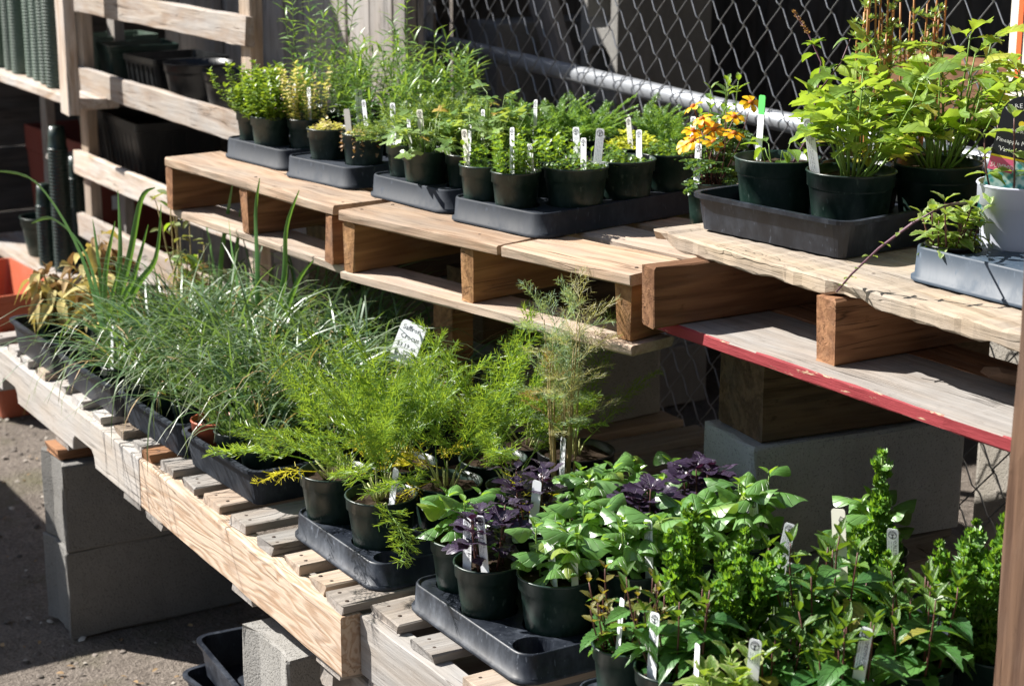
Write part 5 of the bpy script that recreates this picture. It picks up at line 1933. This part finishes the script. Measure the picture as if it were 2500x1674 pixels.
fill_tray('molded', 'long moulded tray of oregano and creeping thyme', p, a, (.258, .52, .043), 'traygray', items_world(p, a, [
    (-2.885, 1.68, 'g4', sp('potted_oregano', 'bright leafy oregano at the tray end', bushy, 31, stems=26, h=.05, mat='oreg', step=.01)),
    (-2.795, 1.695, 'g4', sp('potted_oregano', 'taller bushy oregano beside creeping thyme', bushy, 32, stems=32, h=.085, mat='oreg', step=.01)),
    (-2.735, 1.765, 'g5', sp('potted_thyme', 'creeping thyme in the corner pot of its tray', mound, 33, n=420, h=.034)),
    (-2.845, 1.80, 'g45', sp('potted_oregano', 'oregano in the second row of its tray', bushy, 34, stems=26, h=.06, mat='oreg', step=.01)),
    (-2.75, 1.89, 'g5', sp('potted_thyme', 'wide mat of creeping thyme with a broad label', mound, 35, n=560, h=.03)),
    (-2.885, 1.91, 'b5', sp('potted_thyme', 'creeping herb in a black pot behind the oregano', bushy, 36, stems=26, h=.035, mat='oreg', step=.01)),
    (-2.77, 2.01, 'g5', sp('potted_thyme', 'mat of creeping thyme below the orange flowers', mound, 37, n=480, h=.034)),
    (-2.90, 2.03, 'g45', sp('potted_herb', 'golden yellow herb before the fence', mound, 38, n=340, h=.05, tmpl=T_SMALL, mat='gold'))]), notch=True)
for (x, y, s, lb) in ((-3.05, 2.16, 41, YL), (-2.955, 2.17, 42, YL)):
    potted('potted_yarrow', lb, 'potted plant', x, y, ZUP, 'g4', fronds, s, YG, n=40, key='yarrow', el=(.3, 1.4), sc=(.6, .95), stemlen=.015, stem='stemg', base=.8, sr=.0012)
potted('potted_oregano', 'tall oregano bush with paired leaves before the fence', 'potted plant', -2.80, 2.135, ZUP, 'g45', mint, 43, None, stems=9, h=.15, kind='bushleaf', tip='bushleaf', stem='stemg')
fl = [(.085, .015, .236), (-.04, .01, .188), (-.085, .02, .21), (-.075, .0, .146), (-.045, -.01, .155), (-.10, .015, .138), (.04, .015, .206), (-.01, .01, .178), (-.025, -.005, .196), (-.06, .0, .17), (.015, -.01, .16), (.06, .0, .18)]
rr = random.Random(6)
mx, my = -2.582, 1.975
potted('potted_marigold', 'orange flowered marigold between the two big trays', 'potted plant', mx, my, ZUP, 'g4', marigold, 5, None, 0.0, flowers=[(x, y, z, rr.uniform(-2.2, .3), rr.uniform(.15, .8)) for x, y, z in fl])

ZC = 1.1042
p, a = (-2.405, 1.800, ZC), R(7)
LG = 'lovage pots'
fill_tray('open', 'deep black open tray of lovage on the rough board', p, a, (.335, .54, .058), 'traydark', items_world(p, a, [
    (-2.37, 1.975, 'g6', sp('potted_herb', 'nearly empty pot with one leggy drooping plant', leggy, 1, rotz=0)),
    (-2.265, 2.06, 'g5', sp('potted_lovage', 'lovage in the smaller scuffed pot between two big pots', lovage, 2, n=18, h=.16)),
    (-2.19, 1.955, 'g6', sp('potted_lovage', 'big bright lovage with its name label', lovage, 3, n=19, h=.175, yellow=3, rotz=1.0)),
    (-2.17, 2.11, 'g6', sp('potted_lovage', 'lovage behind the labelled one', lovage, 4, n=17, h=.19, yellow=0)),
    (-2.36, 2.15, 'g5', sp('potted_succulent', 'tall orange stemmed plant with whorled fleshy leaves', rosettes, 5, stems=22, h=.33)),
    (-2.25, 2.22, 'g5', sp('potted_lovage', 'tall lovage at the tray back by the fence', lovage, 6, n=13, h=.24, yellow=0)),
    (-2.38, 2.27, 'g5', sp('potted_succulent', 'second orange stemmed plant close to the fence', rosettes, 7, stems=16, h=.30)),
]), )
p, a = (-1.938, 1.843, ZC), R(2)


def pmint_sprig(root, z, rt, seed):
    mint(root, z, rt, seed, stems=12, h=.075, kind='pmint', tip='pmint', sc=.9, spread=.9)
    r = random.Random(9)
    o = Vector(root.location)
    wp = [Vector((-1.90, 1.93, 1.215)), Vector((-1.855, 1.83, 1.225)), Vector((-1.835, 1.755, 1.212)), Vector((-1.885, 1.739, 1.168)), Vector((-1.935, 1.736, 1.122)), Vector((-1.966, 1.737, 1.09))]
    pts = [q - o for q in wp]
    V, F = tube(pts, [.0022, .0022, .0021, .002, .0018, .0014], 6)
    obj('stem', mesh_of('stem', V, F, None, None, True), G['stemv'], root)
    for t in (.1, .25, .38, .48, .57, .66, .75, .84, .93):
        for s in (-1, 1):
            lf(root, 'pmint', r, at(pts, t), s * 1.4 + r.uniform(-.3, .3), r.uniform(.1, .9), 0, r.uniform(.28, .48))


fill_tray('molded', 'faded slate blue moulded tray on the rough board', p, a, (.30, .50, .05), 'trayblue', items_world(p, a, [
    (-1.866, 1.995, 'w6', sp('potted_mint', 'white pot of cream edged mint with picture tag', mint, 51, stems=12, h=.15, kind='pmint', tip='pmint', spread=.5)),
    (-1.90, 1.892, 'b4', sp('potted_mint', 'cream edged mint trailing one long purple stem', pmint_sprig, 52, rotz=0)),
    (-1.86, 2.19, 'b5', sp('potted_parsley', 'tall flat leaved herb behind the white pot', lovage, 54, n=12, h=.23, yellow=0)),
]))
potted('potted_celery', 'tall pale celery leaved herb at the fence', 'potted plant', -2.06, 2.31, ZC, 'g5', lovage, 61, None, n=14, h=.27, yellow=0)

# ------------------------------------------------------------------ plant labels
TXT = {}


def text_mesh(s, size, mat):
    key = (s, size, mat)
    if key not in TXT:
        cu = bpy.data.curves.new('text', 'FONT')
        cu.body = s
        cu.size = size
        cu.resolution_u = 1
        ob = bpy.data.objects.new('text', cu)
        COL.objects.link(ob)
        dg_ = bpy.context.evaluated_depsgraph_get()
        me = bpy.data.meshes.new_from_object(ob.evaluated_get(dg_))
        bpy.data.objects.remove(ob)
        bpy.data.curves.remove(cu)
        me.materials.clear()
        me.materials.append(M[mat])
        TXT[key] = me
    return TXT[key]


def card_mesh(w, L, rad=.004, th=.0008, tip=.02, bend=0.0):
    """Flat label in the XZ plane, face towards -Y; z 0 is the pointed lower end."""
    pts = [(0, 0)] if tip else [(-w / 2, 0), (w / 2, 0)]
    if tip:
        pts += [(w / 2 * .25, .002), (w / 2, tip)]
    for i in range(5):
        t = R(90 * i / 4)
        pts.append((w / 2 - rad + rad * math.cos(t), L - rad + rad * math.sin(t)))
    for i in range(5):
        t = R(90 + 90 * i / 4)
        pts.append((-w / 2 + rad + rad * math.cos(t), L - rad + rad * math.sin(t)))
    if tip:
        pts += [(-w / 2, tip), (-w / 2 * .25, .002)]
    n = len(pts)
    V = [(x, -th / 2, z) for x, z in pts] + [(x, th / 2, z) for x, z in pts]
    F = [tuple(range(n)), tuple(range(2 * n - 1, n - 1, -1))] + [(i + n, (i + 1) % n + n, (i + 1) % n, i) for i in range(n)]
    return mesh_of('card', V, F)


def emblem_mesh():
    """ring with a small round-headed tree"""
    V, F = [], []
    n = 24
    R1, R2 = 1.0, .86
    for r_ in (R1, R2):
        V += [(r_ * math.cos(2 * PI * i / n), 0, r_ * math.sin(2 * PI * i / n)) for i in range(n)]
    F += [(i, (i + 1) % n, n + (i + 1) % n, n + i) for i in range(n)]

    def seg(a, b, w):
        a, b = Vector((a[0], 0, a[1])), Vector((b[0], 0, b[1]))
        d = (b - a).normalized()
        s = Vector((d.z, 0, -d.x)) * w
        k = len(V)
        V.extend([tuple(a - s), tuple(a + s), tuple(b + s * .6), tuple(b - s * .6)])
        F.append((k, k + 1, k + 2, k + 3))

    seg((0, -.86), (0, -.1), .12)
    for ang in (-70, -40, -12, 12, 40, 70):
        t = R(ang)
        seg((0, -.25), (.62 * math.sin(t), -.05 + .6 * math.cos(t)), .05)
        for da in (-.4, .4):
            q = (.62 * math.sin(t), -.05 + .6 * math.cos(t))
            k = len(V)
            for i in range(6):
                V.append((q[0] + .15 * math.sin(t + da) + .1 * math.cos(i * PI / 3), 0, q[1] + .1 * math.cos(t + da) + .1 * math.sin(i * PI / 3)))
            F.append(tuple(range(k, k + 6)))
    seg((-.4, -.62), (.4, -.62), .07)
    return mesh_of('emblem', V, F)


EMB = emblem_mesh()
EMB.materials.append(M['ink'])
PYAW = R(58.9)


def strips(w, z0, z1, rows):
    """fine print too small to read, as thin lines running along the label"""
    V, F = [], []
    r = random.Random(int(z1 * 1e5))
    for x in rows:
        z = z1
        while z > z0:
            l = r.uniform(.003, .008)
            k = len(V)
            V += [(x - .00035, 0, z), (x + .00035, 0, z), (x + .00035, 0, max(z0, z - l)), (x - .00035, 0, max(z0, z - l))]
            F.append((k, k + 1, k + 2, k + 3))
            z -= l + .0015
    return mesh_of('fine_print', V, F)


def plant_label(label, x, y, z, h, w, lean, title=None, mat='tagwhite', emblem=True, hand=None, width=.0165, yaw=None, top=None, group='white plant labels'):
    x, y, h = x + .012, y - .012, h + (.012 if z > 1 else .002)
    best = min(POTS, key=lambda q: math.hypot(q[0] - x, q[1] - y))
    bx, by, brz, brt, bsz = best
    d = math.hypot(x - bx, y - by)
    lim = brt - .016
    if d > lim:
        x, y = bx + (x - bx) * lim / d, by + (y - by) * lim / d
    ztop = z + h
    zb = bsz - .018
    if yaw is None:
        yaw = -math.acos(min(1, w / width)) * .95
    ztop = z + h
    L = (ztop - zb) / math.cos(R(lean) * .8)
    root = thing('plant_label', label, 'label', (x, y, zb), PYAW + yaw, group)
    root.rotation_euler = (R(rng.uniform(-6, 3)), R(lean), PYAW + yaw)
    obj('card', card_mesh(width, L), M[mat], root)
    zt = L
    if top:
        obj('colored_top', card_mesh(width + .0004, .032, .004, .0014, 0), M[top], root, (0, 0, L - .0315))
    if emblem:
        obj('emblem', EMB, None, root, (0, -.0011, zt - .0085), (0, 0, 0), width * .37)
        zt -= .018
    if title:
        obj('title', text_mesh(title, .0052, 'ink'), None, root, (width * .12, -.0008, zt + .002), (R(90), R(90), 0))
    if emblem:
        obj('fine_print', strips(width, max(.03, L - h), zt, (-width * .32, -width * .12, width * .06) if title else (-width * .3, -width * .1, width * .1, width * .3)), M['inkgray'], root, (0, -.0007, 0))
    if hand:
        obj('handwriting', text_mesh(hand, .013, 'ink'), None, root, (-.001, -.0008, L - .010), (R(90), R(75), 0))
    return root


LB = [
    ('white label in the bright thyme at the shelf end', -3.761, 1.60, 1.155, .052, .0097, -4, {}),
    ('white label in the bushy thyme next to tall herbs', -3.688, 1.604, 1.155, .060, .0086, -5, {}),
    ('thin white label at the half dried leggy herb', -3.66, 1.656, 1.155, .062, .0068, 0, {}),
    ('white label in the half dried leggy herb', -3.615, 1.674, 1.155, .057, .0086, -5, {}),
    ('broad pale blue white label behind the yellow sedum', -3.50, 1.73, 1.155, .062, .0162, -3, {}),
    ('short aged label in the pinkish yellow sedum', -3.40, 1.665, 1.155, .036, .0128, -4, dict(mat='taggray', emblem=False)),
    ('slanting white label between sedum and feathery herb', -3.365, 1.69, 1.155, .055, .0081, -11, {}),
    ('upright white label in the feathery gray green herb', -3.209, 1.667, 1.155, .068, .0098, -4, {}),
    ('narrow slanting label in the feathery gray green herb', -3.16, 1.66, 1.155, .047, .0061, -10, {}),
    ('tall gray label with emblem among pale lobed leaves', -3.124, 1.69, 1.155, .063, .0114, -7, dict(mat='tagcream')),
    ('faded label low among the tall narrow leaved herbs', -3.50, 1.88, 1.155, .035, .0101, -2, dict(mat='taggray', emblem=False)),
    ('wide pale label among the tall narrow leaved herbs', -3.44, 1.82, 1.155, .039, .0138, -3, dict(mat='tagwhite', emblem=False)),
    ('white label at the back of the narrow leaved herbs', -3.40, 2.02, 1.155, .055, .0158, -3, dict(emblem=False)),
    ('aged label at the back of the narrow leaved herbs', -3.49, 1.99, 1.155, .045, .0110, 0, dict(mat='taggray', emblem=False)),
    ('aged label with emblem in the oregano at the tray end', -2.905, 1.66, 1.155, .053, .0099, -6, dict(mat='tagcream')),
    ('thin label in the second row lobed leaf herb', -3.07, 1.79, 1.155, .062, .0064, -4, {}),
    ('edge on label in the lobed leaf herb by the oregano', -3.0, 1.72, 1.155, .045, .0043, -3, {}),
    ('slanting label in the taller bushy oregano', -2.81, 1.70, 1.155, .064, .0070, -9, {}),
    ('short white label in the corner pot of creeping thyme', -2.76, 1.735, 1.155, .038, .0096, -3, {}),
    ('thin white label in the ferny herb before the fence', -3.09, 1.92, 1.155, .07, .0055, -8, {}),
    ('small label in the black pot of creeping herb', -2.90, 1.90, 1.155, .04, .0115, -8, {}),
    ('white label at the edge of the corner creeping thyme', -2.70, 1.79, 1.155, .050, .0088, -6, {}),
    ('broad white label in the wide mat of creeping thyme', -2.765, 1.86, 1.155, .058, .0145, 3, {}),
    ('white label in the tall oregano bush', -2.82, 2.11, 1.155, .055, .0078, -3, {}),
    ('edge on label in the tall oregano bush', -2.77, 2.13, 1.155, .06, .0051, -4, {}),
    ('white label in the thyme below the orange flowers', -2.80, 1.98, 1.155, .042, .0089, -9, {}),
    ('leaning aged label in the golden yellow herb', -2.89, 2.02, 1.155, .05, .0077, -17, dict(mat='taggray')),
    ('white label in the marigold pot', -2.60, 1.955, 1.15, .048, .0087, -3, {}),
    ('tall narrow label with bright green top in the nearly empty pot', -2.42, 1.95, 1.205, .098, .0077, 0, dict(top='taggreen', emblem=False)),
    ('white label with emblem among the orange stems', -2.33, 2.13, 1.20, .10, .0144, 4, {}),
    ('white LOVAGE label leaning in the big lovage pot', -2.235, 1.925, 1.21, .078, .0150, -10, dict(title='LOVAGE', yaw=-.55)),
    ('white label standing in the yellow felted plant', -4.13, 1.21, .655, .076, .0082, 0, dict(emblem=False)),
    ('tall thin white label in the crocus next to the leek', -3.615, 1.20, .655, .097, .0074, -3, dict(emblem=False)),
    ('white label in the fennel overhanging its pot', -2.446, 1.271, 0.702, .05, .0087, 9, dict(emblem=False)),
    ('slim white label in the wide black fennel pot', -2.441, 1.570, 0.702, .06, .0067, -1, {}),
    ('white label among purple basil leaves in the middle', -2.225, 1.377, 0.717, .06, .0130, 4, dict(emblem=False)),
    ('white label reading OSMIN PURPLE BASIL', -2.205, 1.217, 0.705, .054, .0130, -3, dict(title='OSMIN PURPLE BASIL', yaw=-.7)),
    ('white label reading Mammoth Basil beside the empty cell', -2.104, 1.226, 0.705, .065, .0120, -5, dict(title='Mammoth Basil', yaw=-.75)),
    ('white label in the green basil behind the edge row', -2.090, 1.339, 0.705, .050, .0090, -5, {}),
    ('short cream label in the green basil near the mint', -2.013, 1.358, 0.705, .03, .0086, -6, dict(mat='tagcream', emblem=False)),
    ('white label with emblem in basil beside the mint', -1.955, 1.469, 0.705, .064, .0100, -5, dict(title='Genovese Basil')),
    ('edge on white label in the bronze tinged mint', -1.830, 1.252, 0.705, .05, .0035, -3, dict(emblem=False)),
    ('long white label in front of the dark leaved mint', -1.762, 1.237, 0.705, .062, .0100, -2, dict(title='PEPPERMINT')),
    ('edge on sliver of label in the low wrinkled mint', -1.656, 1.228, 0.705, .06, .0030, -6, dict(emblem=False)),
    ('white label starting with CAND in the pale small leaved mint', -1.825, 1.512, 0.737, .09, .0187, 9, dict(title='CANDYMINT', yaw=-.5)),
    ('white label in the far corner basil', -1.960, 1.637, 0.705, .06, .0110, -6, {}),
    ('edge on label standing in the dense curly herb', -1.782, 1.348, 0.705, .049, .0030, 4, dict(emblem=False)),
    ('cream label hand lettered with a black C', -1.700, 1.603, 0.737, .125, .0192, -8, dict(mat='tagcream', emblem=False, hand='CP', width=.02, yaw=-.6)),
    ('white label starting with CURLY behind the tall mint', -1.705, 1.656, 0.737, .085, .0180, -3, dict(title='CURLY MINT', width=.016, yaw=-.5)),
    ('white label in the short bushy mint', -1.637, 1.339, 0.737, .03, .0140, 3, {}),
    ('white label reading CHEWING GUM in the tall mint', -1.541, 1.416, 0.737, .05, .0150, 5, dict(title='CHEWING GUM', width=.016, yaw=-.6)),
]
for (lb, x, y, z, h, w, lean, kw) in LB:
    plant_label(lb, x, y, z, h, w, lean, **kw)

# hand written price card in the crocus
bx, by = -2.945, 1.475
best = min(POTS, key=lambda q: math.hypot(q[0] - bx, q[1] - by))
sg = thing('price_card', 'white handwritten Saffron Crocus price card in the grass', 'price card', (best[0] + .016, best[1] - .016, best[4] - .006), PYAW + R(-8))
sg.rotation_euler = (R(-20), R(13), PYAW + R(-32))
V, F = tube([(0, .003, 0), (0, .003, .19)], .0016, 6)
obj('pick', mesh_of('pick', V, F), M['tagwhite'], sg)
cm = card_mesh(.056, .078, .009, .0012, 0)
obj('card', cm, M['tagwhite'], sg, (0, 0, .155))
for i, (s, sz, dx) in enumerate((('Saffron', .0145, -.022), ('Crocus', .0145, -.021), ('$3.19 ea', .0125, -.022), ('or 2/4.29', .0115, -.021))):
    obj('handwriting', text_mesh(s, sz, 'ink'), None, sg, (dx, -.001, .155 + .061 - i * .0165), (R(90), 0, 0))

# picture tag in the white pot
wx, wy = [(q[0], q[1]) for q in POTS if abs(q[3] - .067) < 1e-6][0]
tg = thing('picture_tag', 'arched black Perennial picture tag reading Pineapple Mint in white pot', 'plant tag', (wx - .004, wy - .048, ZC + .075), PYAW + R(14))
tg.rotation_euler = (R(-10), R(9), PYAW + R(-26))
w_, L_ = .064, .185
pts = [(-w_ / 2, 0), (w_ / 2, 0), (w_ / 2, L_ - .02)] + [(w_ / 2 * math.cos(R(i * 15)) * .98, L_ - .02 + .028 * math.sin(R(i * 15))) for i in range(1, 12)] + [(-w_ / 2, L_ - .02)]
n = len(pts)
V = [(x, -.0006, z) for x, z in pts] + [(x, .0006, z) for x, z in pts]
F = [tuple(range(n)), tuple(range(2 * n - 1, n - 1, -1))] + [(i + n, (i + 1) % n + n, (i + 1) % n, i) for i in range(n)]
obj('card', mesh_of('card', V, F), M['black'], tg)
pm_ = NT('printed mint picture')
v_ = pm_.coords((1, 1, 1), rand=False)
vo = pm_.n('TexVoronoi')
vo.inputs['Scale'].default_value = 130
pm_.l(v_, vo.inputs['Vector'])
pm_.base(pm_.ramp(pm_.math('ADD', vo.outputs['Distance'], pm_.math('MULTIPLY', pm_.noise(v_, 180, 3), .5)), [(.25, (.02, .10, .12)), (.6, (.05, .30, .30)), (.95, (.45, .62, .58))]))
pm_.rough(.4)


def quad(name, x0, x1, z0, z1, mat, parent, y):
    return obj(name, mesh_of(name, [(x0, y, z0), (x1, y, z0), (x1, y, z1), (x0, y, z1)], [(0, 1, 2, 3)]), mat, parent)


quad('picture', -w_ / 2 + .0005, w_ / 2 - .0005, .001, L_ - .085, pm_.m, tg, -.0010)
quad('yellow_band', -w_ / 2 + .0005, w_ / 2 - .0005, L_ - .0845, L_ - .0815, M['yellow'], tg, -.0010)
quad('pink_band', -w_ / 2 + .0005, .004, L_ - .104, L_ - .0847, M['pink'], tg, -.0014)
obj('title', text_mesh('SUMMER', .010, 'paper'), None, tg, (-.029, -.0018, L_ - .100), (R(90), 0, 0))
obj('title', text_mesh('Pineapple Mint', .0088, 'paper'), None, tg, (-.0295, -.0012, L_ - .062), (R(90), 0, 0))
obj('title', text_mesh("'Variegata'", .0095, 'paper'), None, tg, (-.024, -.0012, L_ - .075), (R(90), 0, 0))
obj('title', text_mesh('FULL SUN', .0055, 'paper'), None, tg, (-.0125, -.0012, L_ - .045), (R(90), 0, 0))
for i, ch in enumerate('PERENNIAL'):
    t = R(140 - i * 12.5)
    obj('letter', text_mesh(ch, .0095, 'paper'), None, tg, (.027 * math.cos(t) - .003, -.0012, L_ - .034 + .024 * math.sin(t)), (R(90), R(i * 12.5 - 50), 0))
V = [(0, 0, 0)] + [(.0042 * math.cos(i * PI / 6), 0, .0042 * math.sin(i * PI / 6)) for i in range(12)]
obj('sun_symbol', mesh_of('sun_symbol', V, [(0, 1 + i, 1 + (i + 1) % 12) for i in range(12)]), M['yellow'], tg, (0, -.0012, L_ - .032))

# ------------------------------------------------------------------ sign at the fence
sn = thing('hanging_sign', 'cream sign board with orange border hung on the fence', 'sign', (-2.412, 2.515, 1.262))
obj('panel', bm_mesh(box_bm(.55, .012, .62, .002, 1)), M['signwhite'], sn)
quad('border', .022, .034, .03, .60, M['orangeprint'], sn, -.002)
V = [(.075 + .10 * (1 - math.cos(R(i * 9))), -.002, .09 - .0 + .10 * math.sin(R(-90 + i * 9)) + .1) for i in range(11)] + [(.175 + .2, -.002, .09)]
pts = [(.07, .17), (.078, .12), (.10, .085), (.14, .07), (.45, .07), (.45, .56), (.14, .56), (.10, .545), (.078, .51), (.07, .46)]
obj('printed_shape', mesh_of('printed_shape', [(x, -.002, z) for x, z in pts], [tuple(range(len(pts)))]), M['orangeprint'], sn)


# ------------------------------------------------------------------ things in the rack and on the left shelves
def bin_mesh(w, d, h, fl=.012, ribs=0):
    V, F = [], []
    lv = [(fl, 0), (0, h * .86), (-.004, h * .87), (-.004, h), (.004, h), (fl + .006, .006)]
    for (ins, z) in lv:
        lp = rrect(w - 2 * ins, d - 2 * ins, .012, 3)
        k = len(lp)
        for j, (x, y) in enumerate(lp):
            V.append((x + ins, y + ins, z))
    for i in range(len(lv) - 1):
        for j in range(k):
            a_, b_ = i * k + j, i * k + (j + 1) % k
            F.append((a_, b_, b_ + k, a_ + k))
    F.append(tuple(range(k - 1, -1, -1)))
    F.append(tuple(range((len(lv) - 1) * k, len(lv) * k)))
    if ribs:
        for i in range(ribs):
            x = .03 + (w - .06) * i / (ribs - 1)
            b = len(V)
            for (yy, z) in ((fl - .006, .015), (fl * .3 - .006, h * .8)):
                V += [(x - .005, yy, z), (x + .005, yy, z), (x + .005, yy + .006, z), (x - .005, yy + .006, z)]
            F += [(b, b + 1, b + 5, b + 4), (b + 1, b + 2, b + 6, b + 5), (b + 3, b, b + 4, b + 7), (b + 4, b + 5, b + 6, b + 7)]
        for i in range(max(3, int(ribs * d / w))):
            n_ = max(3, int(ribs * d / w))
            y = .03 + (d - .06) * i / (n_ - 1)
            b = len(V)
            for (xx, z) in ((w - fl + .006, .015), (w - fl * .3 + .006, h * .8)):
                V += [(xx, y - .005, z), (xx, y + .005, z), (xx - .006, y + .005, z), (xx - .006, y - .005, z)]
            F += [(b, b + 1, b + 5, b + 4), (b + 1, b + 2, b + 6, b + 5), (b + 3, b, b + 4, b + 7), (b + 4, b + 5, b + 6, b + 7)]
    return mesh_of('bin', V, F)


def bin_(label, loc, rot, size, mat, ribs=0, fl=.012, cat='container', name='plastic_container'):
    o = obj(name, bin_mesh(*size, fl, ribs), M[mat], None, loc, rot)
    return tag(o, label, cat)


bin_('faded green square container on the upper rack shelf', (-5.93, 1.90, 1.0065), (0, 0, R(4)), (.16, .22, .145), 'potsage')
bin_('dark green square container next to the faded green one', (-5.72, 1.90, 1.0065), (0, 0, R(-6)), (.17, .22, .135), 'potgreen')
bin_('black ribbed crate on the upper rack shelf', (-5.47, 1.90, 1.0065), (0, 0, R(3)), (.24, .24, .12), 'potblack', 6)
bin_('black ribbed container behind the railing on the lower rack shelf', (-5.98, 1.90, .7215), (0, 0, R(2)), (.18, .24, .20), 'potblack', 5, .02)
bin_('large black ribbed bin on the lower rack shelf', (-5.74, 1.89, .7215), (0, 0, R(-2)), (.42, .28, .205), 'potblack', 9, .022)
for (lb, x, y, r_, h_) in (('wide round black pot on the upper rack shelf', -5.08, 1.99, .105, .125), ('round black pot beside the thyme tray on the rack', -4.84, 2.01, .10, .12)):
    V, F = lathe(pot_profile(r_, r_ * .76, h_, .2, .003), 32)
    o = obj('round_pot', mesh_of('round_pot', V, F, None, None, True), M['potblack'], None, (x, y, 1.0065))
    tag(o, lb, 'pot')

by_ = thing('wooden_shelf', 'pale two tier wooden shelf carrying stacks of nested pots', 'shelf', (-6.63, 1.72, 0))
for k in range(2):
    plank('shelf_board', (0, .0 + k * .125, .975), 1.27 if k == 0 else 1.0, .12, .03, M['railwood' if k == 0 else 'gray'], by_)
    plank('shelf_board', (0, .0 + k * .125, .345), .86, .12, .03, M['railwood' if k == 0 else 'gray'], by_)
zbd('post', 1.185, -.036, .96, .6, .035, .08, M['railwood'], by_)
zbd('post', .0, .255, 0, 1.55, .035, .07, M['gray'], by_)
zbd('post', .80, .255, 0, 1.55, .035, .07, M['gray'], by_)
zbd('post', .0, -.036, 0, 1.55, .035, .07, M['gray'], by_)


def stack_mesh(r_, n_, pitch, cap=.07):
    prof = [(.002, 0), (r_ * .92, 0)]
    for i in range(n_):
        z = pitch * i
        prof += [(r_ * .94, z + .001), (r_, z + pitch * .3), (r_, z + pitch * .75), (r_ * .93, z + pitch * .85)]
    z = pitch * n_
    prof += [(r_ * .9, z), (r_ * .84, z + cap * .5), (r_ * .72, z + cap), (.002, z + cap)]
    V, F = lathe(prof, 20)
    return mesh_of('pot_stack', V, F, None, None, True)


for i, (x, y, z, r_, n_, mt, lb) in enumerate((
        (-6.42, 1.78, 1.006, .037, 30, 'potsage', 'tall stack of nested small pots on the pale shelf'), (-6.30, 1.80, 1.006, .037, 32, 'potsage', 'tall stack of nested small pots on the pale shelf'),
        (-6.18, 1.79, 1.006, .037, 34, 'potsage', 'tall stack of nested small pots on the pale shelf'), (-6.05, 1.80, 1.006, .037, 33, 'potsage', 'tall stack of nested small pots on the pale shelf'), (-5.94, 1.79, 1.006, .037, 33, 'potsage', 'tall stack of nested small pots on the pale shelf'), (-5.83, 1.78, 1.006, .037, 34, 'potsage', 'tall stack of nested small pots on the pale shelf'), (-5.72, 1.765, 1.006, .037, 34, 'potsage', 'tall stack of nested small pots on the pale shelf'))):
    o = obj('pot_stack', stack_mesh(r_, n_, .0105), M[mt], None, (x, y, z))
    tag(o, lb, 'pot stack', 'nested pot stacks on the upper shelf')
for (x, y, r_, n_, lb) in ((-5.88, 1.80, .034, 36, 'tallest stack of nested green pots on the low shelf'), (-6.0, 1.78, .03, 18, 'short stack of nested green pots on the low shelf'), (-5.95, 1.88, .032, 26, 'middle height stack of nested green pots on the low shelf')):
    o = obj('pot_stack', stack_mesh(r_, n_, .0115), M['potgreen'], None, (x, y, .376))
    tag(o, lb, 'pot stack')
V, F = lathe(pot_profile(.085, .062, .135), 32)
tag(obj('empty_pot', mesh_of('empty_pot', V, F, None, None, True), M['potgreen'], None, (-6.18, 1.83, .376)), 'single empty green pot on the low pale shelf', 'pot')
bin_('dark red plastic bin standing below the pale shelf', (-7.0, 2.02, 0.0), (0, 0, R(2)), (.62, .4, .72), 'redplastic', 0, .03)
bin_('lowest terracotta planter of the nested stack by the pale shelf', (-6.06, 1.42, 0.0), (0, 0, R(2)), (.55, .25, .17), 'terra', 0, .028, 'planter', 'planter')
bin_('middle terracotta planter of the nested stack by the pale shelf', (-6.058, 1.421, 0.115), (0, 0, R(2)), (.548, .248, .17), 'terra', 0, .030, 'planter', 'planter')
bin_('topmost sunlit terracotta planter of the nested stack by the pale shelf', (-6.056, 1.422, 0.230), (0, 0, R(2)), (.546, .246, .17), 'terra', 0, .030, 'planter', 'planter')
quad_lab = obj('sticker', mesh_of('sticker', [(0, 0, 0), (0, .07, 0), (0, .07, .05), (0, 0, .05)], [(0, 1, 2, 3)]), M['tagwhite'], [q for q in bpy.data.objects if q.name.startswith('plastic_container') and q['label'].startswith('dark red')][0], (.625, .10, .47))

# trays under the platform
open_tray('black tray lying on the dirt under the fir pallet', (-3.30, 1.20, 0.002), R(6), .32, .54, .085, 'traydark')
open_tray('second black tray nested in the one under the pallet', (-3.27, 1.225, 0.095), R(-4), .32, .54, .075, 'traydark')
# bark on the red edged board
bm = bmesh.new()
bmesh.ops.create_icosphere(bm, subdivisions=2, radius=1.0)
r = random.Random(2)
for v in bm.verts:
    v.co = Vector((v.co.x * .06, v.co.y * .018, v.co.z * .012)) * r.uniform(.8, 1.15)
tag(obj('bark_piece', bm_mesh(bm), M['bark'], None, (-1.735, 1.875, .996), (0, 0, R(20))), 'curled brown bark piece on the red edged board', 'bark')
